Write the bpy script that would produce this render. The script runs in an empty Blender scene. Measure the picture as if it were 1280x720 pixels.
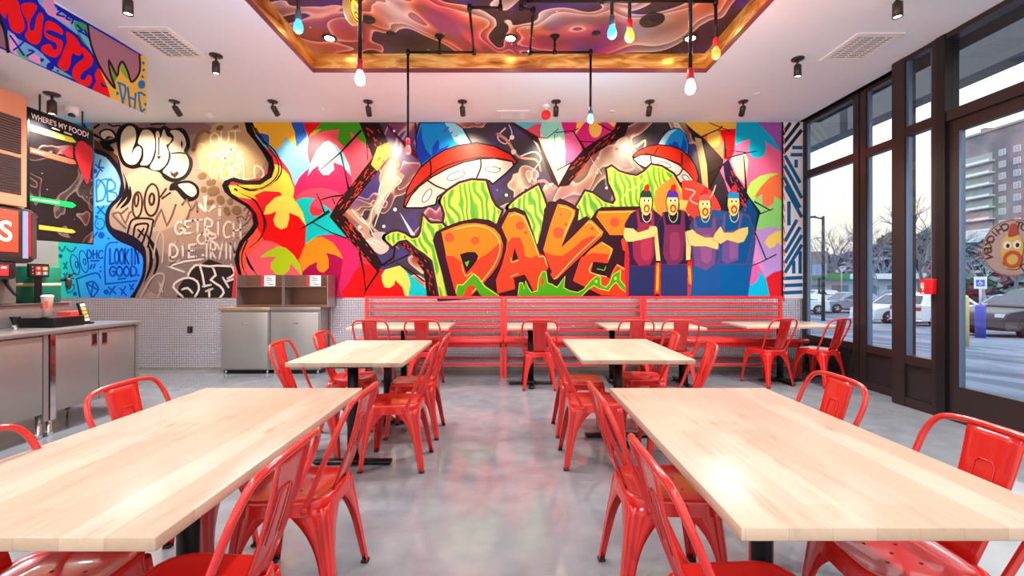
SKY, EXPO = 0.88, 0.82
import bpy, bmesh, math, random
from mathutils import Vector, Matrix, geometry
random.seed(7)
C = bpy.context.scene.collection
F, CX, CY, HC = 560.0, 637.0, 352.0, 1.31      # focal length (px of the 1280 frame), principal point, eye height
D, CEIL = 6.65, 3.67                            # back wall distance, ceiling height
PI = math.pi

def lin(c):
    o = []
    for v in c:
        v = v / 255.0
        o.append(v / 12.92 if v <= 0.04045 else ((v + 0.055) / 1.055) ** 2.4)
    return (o[0], o[1], o[2], 1.0)

MATS = {}
def mat(name, col, rough=0.5, metal=0.0, emit=None, estr=1.0, coat=0.0, spec=None):
    if name in MATS: return MATS[name]
    m = bpy.data.materials.new(name); m.use_nodes = True
    b = m.node_tree.nodes['Principled BSDF']
    b.inputs['Base Color'].default_value = lin(col)
    b.inputs['Roughness'].default_value = rough
    b.inputs['Metallic'].default_value = metal
    if coat: b.inputs['Coat Weight'].default_value = coat; b.inputs['Coat Roughness'].default_value = 0.06
    if spec is not None: b.inputs['Specular IOR Level'].default_value = spec
    if emit: b.inputs['Emission Color'].default_value = lin(emit); b.inputs['Emission Strength'].default_value = estr
    MATS[name] = m
    return m

def nodes(m): return m.node_tree.nodes, m.node_tree.links, m.node_tree.nodes['Principled BSDF']

def ramp(N, stops, interp='LINEAR'):
    r = N.new('ShaderNodeValToRGB'); e = r.color_ramp.elements; r.color_ramp.interpolation = interp
    while len(e) < len(stops): e.new(0.5)
    for i, (p, c) in enumerate(stops):
        e[i].position = p; e[i].color = lin(c) if len(c) == 3 and max(c) > 1.0 else ((c[0], c[0], c[0], 1) if len(c) == 1 else tuple(c) + (1,) if len(c) == 3 else c)
    return r

def mixc(N, L, fac, a, b, mode='MIX'):
    x = N.new('ShaderNodeMix'); x.data_type = 'RGBA'; x.blend_type = mode
    for s, v in ((0, fac), (6, a), (7, b)):
        if hasattr(v, 'is_linked'): L.new(v, x.inputs[s])
        else: x.inputs[s].default_value = v
    return x.outputs[2]

def mth(N, L, op, a, b=None, clamp=False):
    x = N.new('ShaderNodeMath'); x.operation = op; x.use_clamp = clamp
    for i, v in enumerate((a, b)):
        if v is None: continue
        if hasattr(v, 'is_linked'): L.new(v, x.inputs[i])
        else: x.inputs[i].default_value = v
    return x.outputs[0]

def coords(N, L, scale=(1, 1, 1), rot=(0, 0, 0)):
    t = N.new('ShaderNodeTexCoord'); mp = N.new('ShaderNodeMapping')
    mp.inputs['Scale'].default_value = scale; mp.inputs['Rotation'].default_value = rot
    L.new(t.outputs['Object'], mp.inputs['Vector'])
    return mp.outputs['Vector']

def noise(N, L, vec, scale, detail=4, dist=0.0, rough=0.5):
    n = N.new('ShaderNodeTexNoise'); n.inputs['Scale'].default_value = scale; n.inputs['Detail'].default_value = detail
    n.inputs['Distortion'].default_value = dist; n.inputs['Roughness'].default_value = rough
    L.new(vec, n.inputs['Vector']); return n.outputs['Fac']

def bump(N, L, b, h, strength=0.3, dist=0.01):
    u = N.new('ShaderNodeBump'); u.inputs['Strength'].default_value = strength; u.inputs['Distance'].default_value = dist
    L.new(h, u.inputs['Height']); L.new(u.outputs['Normal'], b.inputs['Normal'])

# ---------------------------------------------------------------- mesh collector
class MB:
    def __init__(s): s.v = []; s.f = []; s.m = []; s.mats = []; s.smooth = []
    def mi(s, m):
        if m not in s.mats: s.mats.append(m)
        return s.mats.index(m)
    def add(s, vs, fs, m, smooth=False):
        o = len(s.v); k = s.mi(m); s.v += [tuple(p) for p in vs]
        for f in fs: s.f.append([i + o for i in f]); s.m.append(k); s.smooth.append(smooth)
    def box(s, x0, x1, y0, y1, z0, z1, m):
        x0, x1 = min(x0, x1), max(x0, x1); y0, y1 = min(y0, y1), max(y0, y1); z0, z1 = min(z0, z1), max(z0, z1)
        v = [(x, y, z) for z in (z0, z1) for y in (y0, y1) for x in (x0, x1)]
        s.add(v, [(0, 2, 3, 1), (4, 5, 7, 6), (0, 1, 5, 4), (2, 6, 7, 3), (0, 4, 6, 2), (1, 3, 7, 5)], m)
    def bbox(s, x0, x1, y0, y1, z0, z1, m, r=0.006, seg=2):
        """box with rounded edges"""
        bm = bmesh.new(); bmesh.ops.create_cube(bm, size=1.0)
        for v in bm.verts:
            v.co = Vector(((x0 + x1) / 2 + v.co.x * abs(x1 - x0), (y0 + y1) / 2 + v.co.y * abs(y1 - y0), (z0 + z1) / 2 + v.co.z * abs(z1 - z0)))
        bmesh.ops.bevel(bm, geom=list(bm.edges), offset=r, segments=seg, affect='EDGES', profile=0.5)
        s.bm(bm, m, True)
    def bm(s, bm, m, smooth=False, mx=None):
        bm.verts.index_update()
        vs = [(mx @ v.co) if mx else v.co.copy() for v in bm.verts]
        s.add(vs, [[v.index for v in f.verts] for f in bm.faces], m, smooth); bm.free()
    def prism(s, pts, z0, z1, m, axis='z'):
        """closed outline pts (2-D), extruded"""
        def at(p, h): return {'z': (p[0], p[1], h), 'y': (p[0], h, p[1]), 'x': (h, p[0], p[1])}[axis]
        n = len(pts); v = [at(p, z0) for p in pts] + [at(p, z1) for p in pts]
        s.add(v, [list(range(n))[::-1], list(range(n, 2 * n))] + [(i, (i + 1) % n, n + (i + 1) % n, n + i) for i in range(n)], m)
    def tube(s, pts, r, m, seg=8, smooth=True, cap=True):
        pts = [Vector(p) for p in pts]; n = len(pts)
        rs = r if isinstance(r, (list, tuple)) else [r] * n
        vs = []; up = None
        for i, p in enumerate(pts):
            d = (pts[min(i + 1, n - 1)] - pts[max(i - 1, 0)]).normalized()
            if up is None:
                up = Vector((0, 0, 1)) if abs(d.z) < 0.9 else Vector((1, 0, 0))
            a = d.cross(up)
            if a.length < 1e-5: a = d.orthogonal()
            a.normalize(); b = a.cross(d).normalized(); up = b
            for k in range(seg):
                t = 2 * PI * k / seg
                vs.append(p + (a * math.cos(t) + b * math.sin(t)) * rs[i])
        fs = [(i * seg + k, i * seg + (k + 1) % seg, (i + 1) * seg + (k + 1) % seg, (i + 1) * seg + k) for i in range(n - 1) for k in range(seg)]
        if cap: fs += [list(range(seg))[::-1], list(range((n - 1) * seg, n * seg))]
        s.add(vs, fs, m, smooth)
    def lathe(s, prof, m, c=(0, 0, 0), seg=24, ax='z', smooth=True):
        """prof: (radius, height) rows round an axis through c"""
        vs = []; c = Vector(c)
        for r, h in prof:
            for k in range(seg):
                t = 2 * PI * k / seg; a, b = r * math.cos(t), r * math.sin(t)
                vs.append(c + {'z': Vector((a, b, h)), 'y': Vector((a, h, b)), 'x': Vector((h, a, b))}[ax])
        n = len(prof)
        fs = [(i * seg + k, i * seg + (k + 1) % seg, (i + 1) * seg + (k + 1) % seg, (i + 1) * seg + k) for i in range(n - 1) for k in range(seg)]
        fs += [list(range(seg))[::-1], list(range((n - 1) * seg, n * seg))]
        s.add(vs, fs, m, smooth)
    def build(s, name, parent=None, loc=None):
        me = bpy.data.meshes.new(name); me.from_pydata([tuple(v) for v in s.v], [], s.f)
        for m in s.mats: me.materials.append(m)
        me.polygons.foreach_set('material_index', s.m); me.polygons.foreach_set('use_smooth', s.smooth)
        me.update()
        o = bpy.data.objects.new(name, me); C.objects.link(o)
        if parent is not None: o.parent = parent
        if loc is not None: o.location = loc
        return o

def fix_normals(o):
    bm = bmesh.new(); bm.from_mesh(o.data); bmesh.ops.recalc_face_normals(bm, faces=bm.faces); bm.to_mesh(o.data); bm.free()
    return o

def tag(o, label=None, cat=None, group=None, kind=None):
    if label: o['label'] = label
    if cat: o['category'] = cat
    if group: o['group'] = group
    if kind: o['kind'] = kind
    return o

def thing(name, label, cat, loc=(0, 0, 0), rz=0.0, group=None):
    o = bpy.data.objects.new(name, None); C.objects.link(o); o.location = loc; o.rotation_euler = (0, 0, rz)
    o.empty_display_size = 0.1
    return tag(o, label, cat, group)

def dup(root, loc, rz, label=None, group=None):
    r = root.copy(); C.objects.link(r); r.location = loc; r.rotation_euler = (0, 0, rz)
    if label: r['label'] = label
    if group: r['group'] = group
    for ch in list(root.children):
        c = ch.copy(); C.objects.link(c); c.parent = r
        for g in list(ch.children):
            d = g.copy(); C.objects.link(d); d.parent = c
    return r

def struct(mb, name, parent=None):
    o = mb.build(name, parent)
    o['kind'] = 'structure'
    return o

def cr(pts, n=6, closed=True):
    """Catmull-Rom through 2-D or 3-D points"""
    P_ = [Vector(p) for p in pts]; N_ = len(P_); out = []
    rng = range(N_) if closed else range(N_ - 1)
    for i in rng:
        if closed: a, b, c, d = P_[i - 1], P_[i], P_[(i + 1) % N_], P_[(i + 2) % N_]
        else: a, b, c, d = P_[max(i - 1, 0)], P_[i], P_[i + 1], P_[min(i + 2, N_ - 1)]
        for k in range(n):
            t = k / n
            out.append(0.5 * ((2 * b) + (c - a) * t + (2 * a - 5 * b + 4 * c - d) * t * t + (3 * b - a - 3 * c + d) * t ** 3))
    if not closed: out.append(P_[-1])
    return out

def parse(s): return [tuple(float(v) for v in q.split(',')) for q in s.split()]

# ---------------------------------------------------------------- lettering
_TX = {}
def text_geo(string, bold=False):
    """vertices (2-D) and faces of a line of the built-in lettering, scaled so its capitals are 1 high, starting at x=0; returns (verts, faces, width)"""
    if string in _TX: return _TX[string]
    cu = bpy.data.curves.new('lettering', 'FONT'); cu.body = string; cu.size = 1.0; cu.fill_mode = 'BOTH'
    cu.offset = 0.012
    o = bpy.data.objects.new('lettering', cu); C.objects.link(o)
    bpy.context.view_layer.update()
    me = bpy.data.meshes.new_from_object(o.evaluated_get(bpy.context.evaluated_depsgraph_get()))
    vs = [(v.co.x, v.co.y) for v in me.vertices]; fs = [list(p.vertices) for p in me.polygons]
    bpy.data.objects.remove(o); bpy.data.curves.remove(cu); bpy.data.meshes.remove(me)
    x0 = min(v[0] for v in vs); x1 = max(v[0] for v in vs); k = 1 / 0.69
    vs = [((v[0] - x0) * k, v[1] * k) for v in vs]
    _TX[string] = (vs, fs, (x1 - x0) * k)
    return _TX[string]

# hand-drawn marker letters: strokes on a unit cell (x 0..1, y 0 top .. 1 bottom)
GL = {
 'A': ['0,1 .45,0 1,1', '.2,.65 .85,.65'], 'B': ['.1,1 .1,0 .8,.1 .8,.4 .15,.5 .95,.6 .9,.95 .1,1'], 'C': ['.95,.15 .6,0 .15,.25 .05,.65 .3,1 .95,.9'],
 'D': ['.1,1 .1,0 .7,.1 1,.5 .75,.9 .1,1'], 'E': ['.95,0 .15,.05 .1,1 .95,.95', '.1,.5 .75,.48'], 'F': ['.95,0 .15,.05 .1,1', '.1,.5 .75,.48'],
 'G': ['.95,.15 .5,0 .1,.3 .1,.75 .5,1 .95,.8 .95,.55 .55,.55'], 'H': ['.1,0 .1,1', '.9,0 .9,1', '.1,.5 .9,.45'], 'I': ['.5,0 .5,1'],
 'K': ['.1,0 .1,1', '.9,.05 .1,.55 .95,1'], 'L': ['.15,0 .1,1 .95,.95'], 'M': ['.05,1 .15,0 .5,.6 .85,0 .95,1'], 'N': ['.1,1 .1,0 .9,1 .9,0'],
 'O': ['.5,0 .1,.25 .05,.7 .45,1 .9,.8 .95,.3 .5,0'], 'P': ['.1,1 .1,0 .85,.1 .85,.45 .1,.55'], 'R': ['.1,1 .1,0 .85,.1 .8,.45 .15,.5 .95,1'],
 'S': ['.9,.1 .4,0 .1,.25 .85,.65 .7,.95 .05,.95'], 'T': ['0,.05 1,0', '.5,0 .5,1'], 'U': ['.1,0 .1,.75 .5,1 .9,.75 .9,0'], 'V': ['0,0 .5,1 1,0'],
 'W': ['0,0 .25,1 .5,.35 .75,1 1,0'], 'X': ['0,0 1,1', '1,0 0,1'], 'Y': ['0,0 .5,.5', '1,0 .4,1'], '1': ['.2,.2 .55,0 .5,1'], '7': ['.05,.05 .95,0 .4,1'],
 '!': ['.5,0 .5,.65', '.5,.9 .5,1'], "'": ['.5,0 .4,.25'], ' ': [],
}

class Paint:
    """flat paint on a surface: polygons and brush strokes given in the photograph's pixels and carried to the surface by map(px, py, lift)"""
    def __init__(s, mb, mp, step=0.00004): s.mb = mb; s.mp = mp; s.lift = 0.0; s.step = step; s.tone = 1.0
    def up(s): s.lift += s.step
    def col(s, c):
        if isinstance(c, tuple):
            k = s.tone; n = 'paint_%d_%d_%d_%d' % (c + (int(k * 100),)); new = n not in MATS; m = mat(n, c, 0.45, spec=0.15)
            if new: q = lin(c); m.node_tree.nodes['Principled BSDF'].inputs['Base Color'].default_value = (q[0] * k, q[1] * k, q[2] * k, 1)
            return m
        return c
    def poly(s, c, pts, smooth=0, keep=False):
        if isinstance(pts, str): pts = parse(pts)
        if smooth: pts = [(v.x, v.y) for v in cr(pts, smooth)]
        if not keep: s.up()
        tri = geometry.tessellate_polygon([[Vector((p[0], p[1], 0)) for p in pts]])
        fs = []
        for t in tri:
            a, b, c_ = (pts[i] for i in t)
            cross = (b[0] - a[0]) * (c_[1] - a[1]) - (b[1] - a[1]) * (c_[0] - a[0])
            if abs(cross) < 1e-9: continue
            fs.append(t if cross > 0 else (t[0], t[2], t[1]))
        s.mb.add([s.mp(p[0], p[1], s.lift) for p in pts], [(f[0], f[2], f[1]) for f in fs], s.col(c))
    def ell(s, c, x, y, rx, ry, rot=0, keep=False, n=20):
        ct, st = math.cos(rot), math.sin(rot)
        s.poly(c, [(x + rx * math.cos(t) * ct - ry * math.sin(t) * st, y + rx * math.cos(t) * st + ry * math.sin(t) * ct) for t in [2 * PI * k / n for k in range(n)]], keep=keep)
    def ring(s, c, x, y, rx, ry, w, rot=0, keep=False, n=24):
        ct, st = math.cos(rot), math.sin(rot)
        s.stroke(c, [(x + rx * math.cos(t) * ct - ry * math.sin(t) * st, y + rx * math.cos(t) * st + ry * math.sin(t) * ct) for t in [2 * PI * k / n for k in range(n + 1)]], w, keep=keep)
    def stroke(s, c, pts, w, smooth=0, keep=False, closed=False, dots=True):
        if isinstance(pts, str): pts = parse(pts)
        if closed: pts = list(pts) + [pts[0]]
        if smooth: pts = [(v.x, v.y) for v in cr(pts, smooth, closed=False)]
        if not keep: s.up()
        ws = w if isinstance(w, (list, tuple)) else [w, w]
        n = len(pts); W_ = [ws[0] + (ws[-1] - ws[0]) * i / max(n - 1, 1) for i in range(n)] if len(ws) == 2 else [ws[min(int(i / max(n - 1, 1) * (len(ws) - 1) + .5), len(ws) - 1)] for i in range(n)]
        vs, fs = [], []
        # mitred ribbon
        for i, p in enumerate(pts):
            p = Vector(p); a = Vector(pts[max(i - 1, 0)]); b = Vector(pts[min(i + 1, n - 1)])
            d1 = (p - a); d2 = (b - p)
            if d1.length < 1e-6: d1 = d2
            if d2.length < 1e-6: d2 = d1
            if d1.length < 1e-6: continue
            d1.normalize(); d2.normalize(); t = d1 + d2
            if t.length < 0.3: t = d1
            t.normalize(); nn = Vector((-t.y, t.x)); k = min(1.6, 1.0 / max(0.35, abs(nn.dot(Vector((-d1.y, d1.x))))))
            h = W_[i] * 0.5 * k
            vs += [s.mp(p.x + nn.x * h, p.y + nn.y * h, s.lift), s.mp(p.x - nn.x * h, p.y - nn.y * h, s.lift)]
        m = len(vs) // 2
        fs = [(2 * i, 2 * i + 2, 2 * i + 3, 2 * i + 1) for i in range(m - 1)]
        s.mb.add(vs, [(f[3], f[2], f[1], f[0]) for f in fs], s.col(c))
        if dots and min(W_[0], W_[-1]) > 1.2:
            for q, ww in ((pts[0], W_[0]), (pts[-1], W_[-1])): s.ell(c, q[0], q[1], ww / 2, ww / 2, keep=True, n=8)
    def word(s, c, txt, x, y, w, h, sw, gap=0.25, slope=0.0, smooth=3, shear=0.0):
        s.up(); n = len(txt); cw = w / (n + gap * (n - 1))
        for i, ch in enumerate(txt):
            ox = x + i * cw * (1 + gap); oy = y + slope * (ox - x)
            for st in GL.get(ch, []):
                pts = [(ox + (q[0] - shear * (q[1] - 1)) * cw, oy + q[1] * h) for q in parse(st)]
                s.stroke(c, pts, sw, smooth=smooth if ch in 'OSCDGUPRB' else 0, keep=True)
    def type(s, c, txt, x, y, h, w=None, slope=0.0):
        """lettering set on the surface, cap height h, left end at x, baseline at y"""
        vs, fs, tw = text_geo(txt); k = h if w is None else w / tw
        s.up()
        s.mb.add([s.mp(x + v[0] * k, y - v[1] * h + slope * v[0] * k, s.lift) for v in vs], fs, s.col(c))

# ---------------------------------------------------------------- shared materials
def make_floor_mat():
    m = mat('polished_concrete', (168, 168, 172), 0.09); N, L, b = nodes(m)
    v = coords(N, L); n1 = noise(N, L, v, 0.9, 5, 0.6); n2 = noise(N, L, v, 6, 6, 0.3)
    r = ramp(N, [(0.3, (104, 107, 111)), (0.5, (122, 124, 127)), (0.72, (144, 145, 145))]); L.new(n1, r.inputs[0])
    r2 = ramp(N, [(0.35, (110, 112, 116)), (0.7, (140, 142, 144))]); L.new(n2, r2.inputs[0])
    L.new(mixc(N, L, 0.4, r.outputs[0], r2.outputs[0]), b.inputs['Base Color'])
    rr = ramp(N, [(0.3, (0.05,)), (0.8, (0.16,))]); L.new(n2, rr.inputs[0]); L.new(rr.outputs[0], b.inputs['Roughness'])
    bump(N, L, b, noise(N, L, v, 3.5, 3), 0.06, 0.02)
    b.inputs['Specular IOR Level'].default_value = 0.6
    return m

def make_wood(name, axis_y=True, base=((156, 128, 104), (176, 148, 124), (200, 176, 154))):
    """maple butcher block: long staves of slightly different tone, with grain"""
    m = mat(name, base[1], 0.3); N, L, b = nodes(m)
    v = coords(N, L, rot=(0, 0, PI / 2)) if axis_y else coords(N, L)
    br = N.new('ShaderNodeTexBrick'); br.offset = 0.37; br.inputs['Scale'].default_value = 1.0
    br.inputs['Color1'].default_value = lin(base[1]); br.inputs['Color2'].default_value = lin(base[2]); br.inputs['Mortar'].default_value = lin(base[0])
    br.inputs['Mortar Size'].default_value = 0.0004; br.inputs['Brick Width'].default_value = 0.9; br.inputs['Row Height'].default_value = 0.1; br.inputs['Bias'].default_value = 0.1
    L.new(v, br.inputs['Vector'])
    g = coords(N, L, (22, 1.6, 22)) if axis_y else coords(N, L, (1.6, 22, 22))
    gn = noise(N, L, g, 1.0, 6, 1.2, 0.6)
    gr = ramp(N, [(0.34, (116, 78, 54)), (0.44, (176, 146, 120)), (0.55, (190, 163, 138)), (0.75, (202, 180, 158))]); L.new(gn, gr.inputs[0])
    big = noise(N, L, v, 2.2, 3, 1.5); fr = ramp(N, [(0.44, (0.12,)), (0.66, (0.7,))]); L.new(big, fr.inputs[0])
    b.inputs['Specular IOR Level'].default_value = 0.16
    L.new(mixc(N, L, fr.outputs[0], br.outputs['Color'], gr.outputs[0]), b.inputs['Base Color'])
    return m

def make_galaxy(name, scale, pal, dark=(30, 18, 34), lines=1.0, thr=0.5, sky=((44, 24, 44), (52, 30, 104)), cover=0.25):
    """airbrushed smoke over a dark sky with stars"""
    m = mat(name, dark, 0.4); N, L, b = nodes(m)
    v = coords(N, L)
    n1 = noise(N, L, v, scale, 1.2, 1.5)            # smoke bodies
    n2 = noise(N, L, v, scale * 0.6, 1, 0.5)         # colour choice
    pr = ramp(N, [(0.25 + 0.5 * i / (len(pal) - 1), c) for i, c in enumerate(pal)]); L.new(n2, pr.inputs[0])
    msk = ramp(N, [(0.40, (0.0,)), (0.56, (1.0,))]); L.new(noise(N, L, v, scale * 0.8, 1), msk.inputs[0])
    body = ramp(N, [(thr - .006, (0.0,)), (thr, (0.95,)), (thr + .05, (0.5,)), (thr + .095, (0.25,)), (thr + .10, (0.95,)), (thr + .2, (0.3,))]); L.new(n1, body.inputs[0])
    edge = ramp(N, [(thr - .007, (0.0,)), (thr, (1.0,)), (thr + .022, (0.0,)), (thr + .094, (0.0,)), (thr + .1, (1.0,)), (thr + .12, (0.0,))]); L.new(n1, edge.inputs[0])
    bg = ramp(N, [(0.35, dark), (0.52, sky[0]), (0.62, sky[1]), (0.75, dark)]); L.new(noise(N, L, v, scale * 1.7, 2), bg.inputs[0])
    c = mixc(N, L, mth(N, L, 'MULTIPLY', body.outputs[0], mth(N, L, 'MULTIPLY_ADD', msk.outputs[0], 1 - cover)), bg.outputs[0], pr.outputs[0]); N['Math.001' if False else [n_ for n_ in N.keys() if n_.startswith('Math')][0]].inputs[2].default_value = cover
    c = mixc(N, L, mth(N, L, 'MULTIPLY', edge.outputs[0], 0.55 * lines), c, lin((255, 225, 205)))
    vo = N.new('ShaderNodeTexVoronoi'); vo.inputs['Scale'].default_value = scale * 4.5; L.new(v, vo.inputs['Vector'])
    st = ramp(N, [(0.0, (1.0,)), (0.07, (0.0,))]); L.new(vo.outputs['Distance'], st.inputs[0])
    c = mixc(N, L, st.outputs[0], c, lin((255, 236, 226)))
    L.new(c, b.inputs['Base Color'])
    return m

def make_marble():
    m = mat('green_swirl_paint', (150, 215, 40), 0.45); N, L, b = nodes(m)
    v = coords(N, L, (1.0, 1.0, 0.6), (0, .35, 0)); w = N.new('ShaderNodeTexWave'); w.inputs['Scale'].default_value = 3.4; w.inputs['Distortion'].default_value = 9.0
    w.inputs['Detail'].default_value = 1.0; w.inputs['Detail Scale'].default_value = 1.2; L.new(v, w.inputs['Vector'])
    r = ramp(N, [(0.0, (70, 150, 6)), (0.5, (92, 172, 10)), (0.58, (190, 206, 80)), (1.0, (172, 196, 54))]); L.new(w.outputs['Fac'], r.inputs[0])
    L.new(r.outputs[0], b.inputs['Base Color']); return m

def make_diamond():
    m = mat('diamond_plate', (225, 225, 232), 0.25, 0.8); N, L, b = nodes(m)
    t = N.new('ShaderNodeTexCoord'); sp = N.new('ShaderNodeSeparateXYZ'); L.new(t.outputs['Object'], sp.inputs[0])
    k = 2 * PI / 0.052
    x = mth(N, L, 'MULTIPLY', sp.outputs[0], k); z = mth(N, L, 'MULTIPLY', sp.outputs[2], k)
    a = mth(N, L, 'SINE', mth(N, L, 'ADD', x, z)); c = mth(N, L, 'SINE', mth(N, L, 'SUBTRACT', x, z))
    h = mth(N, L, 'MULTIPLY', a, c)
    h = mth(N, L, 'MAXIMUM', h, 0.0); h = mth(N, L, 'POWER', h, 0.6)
    r = ramp(N, [(0.0, (168, 164, 178)), (0.35, (214, 212, 222)), (1.0, (246, 246, 250))]); L.new(h, r.inputs[0]); L.new(r.outputs[0], b.inputs['Base Color'])  # raised lozenges brighter, gaps darker: embossed reflections put into the colour
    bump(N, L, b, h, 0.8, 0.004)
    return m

def make_brushed(name, col, rough=0.3, sc=(1, 1, 60)):
    m = mat(name, col, rough, 0.7); N, L, b = nodes(m)
    n = noise(N, L, coords(N, L, sc), 3.0, 4); r = ramp(N, [(0.3, (rough - 0.02,)), (0.7, (rough + 0.04,))]); L.new(n, r.inputs[0]); L.new(r.outputs[0], b.inputs['Roughness'])
    return m

def make_glass(name='window_glass', tint=(248, 252, 252), refl=1.0):
    m = bpy.data.materials.new(name); m.use_nodes = True; N, L = m.node_tree.nodes, m.node_tree.links; N.clear()
    o = N.new('ShaderNodeOutputMaterial'); mx = N.new('ShaderNodeMixShader'); t = N.new('ShaderNodeBsdfTransparent'); g = N.new('ShaderNodeBsdfGlossy')
    lw = N.new('ShaderNodeLayerWeight'); lw.inputs['Blend'].default_value = 0.5
    fr = mth(N, L, 'MULTIPLY_ADD', mth(N, L, 'POWER', lw.outputs['Facing'], 4.0), 0.32); fr.node.inputs[2].default_value = 0.035
    t.inputs['Color'].default_value = lin(tint); g.inputs['Roughness'].default_value = 0.02; g.inputs['Color'].default_value = (refl, refl, refl, 1)
    L.new(fr, mx.inputs[0]); L.new(t.outputs[0], mx.inputs[1]); L.new(g.outputs[0], mx.inputs[2]); L.new(mx.outputs[0], o.inputs[0])
    MATS[name] = m; return m

M_floor = make_floor_mat()
M_wood = make_wood('maple_block')
M_woodx = make_wood('maple_block_crosswise', False)
M_edge = mat('maple_end', (214, 172, 140), 0.4)
M_ceil = mat('ceiling_white', (226, 236, 245), 0.7)
M_white = mat('white_enamel', (236, 236, 236), 0.4)
M_red = mat('red_powder_coat', (208, 34, 28), 0.22, coat=0.5)
M_rednch = mat('red_bench_paint', (226, 44, 44), 0.25, coat=0.4)
M_black = mat('black_metal', (18, 19, 22), 0.35, 0.4)
M_rubber = mat('black_rubber', (16, 15, 15), 0.7)
M_bronze = mat('dark_bronze', (66, 56, 53), 0.38, 0.6)
M_frame = mat('bronze_storefront', (58, 46, 45), 0.35, 0.5)
M_frame2 = mat('blue_grey_gasket', (96, 118, 146), 0.3, 0.4)
M_steel = make_brushed('brushed_steel', (152, 144, 139), 0.32)
M_steel2 = make_brushed('dark_steel', (168, 164, 160), 0.32)
M_chrome = mat('chrome', (220, 220, 222), 0.08, 1.0)
M_iron = mat('black_iron_pipe', (38, 28, 28), 0.35, 0.7)
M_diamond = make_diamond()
M_glass = make_glass()
M_marble = make_marble()
M_gal_wall = make_galaxy('galaxy_wall_paint', 1.1, [(70, 34, 60), (150, 50, 76), (200, 110, 70), (206, 188, 150), (170, 96, 80), (64, 30, 60)], dark=(22, 12, 22), lines=.7, thr=0.5)
M_gal_ceil = make_galaxy('galaxy_ceiling_paint', 0.95, [(110, 56, 150), (236, 44, 88), (248, 90, 112), (250, 136, 74), (235, 214, 205), (246, 66, 90), (160, 70, 160)], lines=.9, thr=0.45, sky=((60, 30, 52), (60, 36, 120)), cover=.65)
# ---------------------------------------------------------------- back wall with its painting
def wall_map(px, py, l): return ((px - CX) * D / F, D - 0.002 - l, HC - (py - CY) * D / F)
wb = MB()
wb.box(-7.0, 4.42, D, D + 0.2, -0.1, CEIL + 0.6, mat('wall_cream', (226, 205, 190), 0.7))
p = Paint(wb, wall_map); p.tone = 0.74
BLK = (18, 10, 14); CREAM = (236, 212, 184); MAR = (52, 8, 26)
p.poly((170, 140, 126), '73,153 480,153 480,373 73,373')
# soft fields on the grey part, painting in warm lamp glow and unlit foot
for x, y, rx, ry, c in ((135, 350, 60, 30, (150, 124, 120)), (250, 345, 75, 34, (142, 118, 116)), (240, 275, 60, 30, (176, 140, 124)), (290, 190, 44, 40, (206, 168, 120)), (190, 250, 50, 40, (196, 164, 138)), (215, 160, 50, 10, (150, 112, 112))):
    p.ell(c, x, y, rx, ry)
# blue corner
m_blue = mat('blue_fade_paint', (0, 140, 250), 0.45); N, L, b = nodes(m_blue)
sp = N.new('ShaderNodeSeparateXYZ'); L.new(coords(N, L), sp.inputs[0])
rx = ramp(N, [(0.0, (0, 226, 180)), (0.18, (10, 190, 215)), (0.42, (10, 150, 245)), (1.0, (8, 130, 245))])
L.new(mth(N, L, 'MULTIPLY', mth(N, L, 'ADD', sp.outputs[0], 6.7), 0.85), rx.inputs[0]); L.new(rx.outputs[0], b.inputs['Base Color'])
p.poly(m_blue, '73,153 112,153 119,191 133,197 145,212 151,226 150,236 147,246 137,256 132,267 132,280 137,291 148,301 164,308 175,316 179,324 179,334 177,346 170,361 162,373 73,373')
p.poly((140, 205, 240), '119,191 133,197 145,212 150,228 147,246 137,256 119,258', keep=False)
BL = (4, 84, 204)
for st in ('132,355 131,330 134,306 147,303', '132,355 171,351', '96,350 100,371', '95,349 120,341 126,348', '108,354 117,352 123,360 122,364 115,371 108,354', '108,354 122,362', '117,352 114,370',
           '80,329 84,336', '84,328 80,336', '80,342 84,348', '84,341 80,349', '136,359 145,367', '144,358 137,368', '150,360 158,369', '157,358 152,368', '162,356 167,362', '167,355 163,362',
           '82,354 85,366 93,361 91,355 86,358 84,353', '114,326 124,326', '115,331 113,336', '119,330 117,335', '148,349 157,348', '86,343 90,345', '87,348 92,348',
           '112,304 122,290', '122,258 131,268', '130,258 122,267', '120,206 128,214', '126,200 124,208 130,210', '120,222 124,214', '74,309 78,314 82,308', '84,311 90,315 95,309'):
    p.stroke(BL if parse(st)[0][0] > 93 else (6, 140, 178), st, 2.0, smooth=3)
for x, y, rx, ry, ro in ((94, 331, 5, 13, -.25), (105, 327, 5, 14, -.2), (96, 331, 1.6, 4, -.2), (106, 327, 1.6, 4, -.2), (125, 280, 6, 7, 0)): p.ring(BL, x, y, rx, ry, 1.3, ro)
for x, y, r in ((133, 365, 3.2), (127, 294, 4.2), (121, 271, 2), (119, 214, 3), (94, 367, 2.6), (76, 320, 2.4), (126, 334, 1.2), (126, 339, 1.2), (173, 344, 1.5), (136, 298, 1.4)): p.ell(BL, x, y, r, r)
p.word(BL, 'DHC', 109, 313, 20, 10, 1.8); p.word(BL, 'LOOKIN', 137, 311, 37, 19, 2.4, 0.12); p.word(BL, 'GOOD', 137, 333, 34, 12, 2.4, 0.14)
p.word((30, 130, 215), 'DB', 120, 226, 26, 26, 2.2, 0.1); p.stroke(BL, '122,278 123,281', 1.2); p.stroke(BL, '121,284 125,287 129,284', 1.2, smooth=3)
p.stroke((30, 130, 215), '121,236 128,225 140,224', 1.6, smooth=3)
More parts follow.
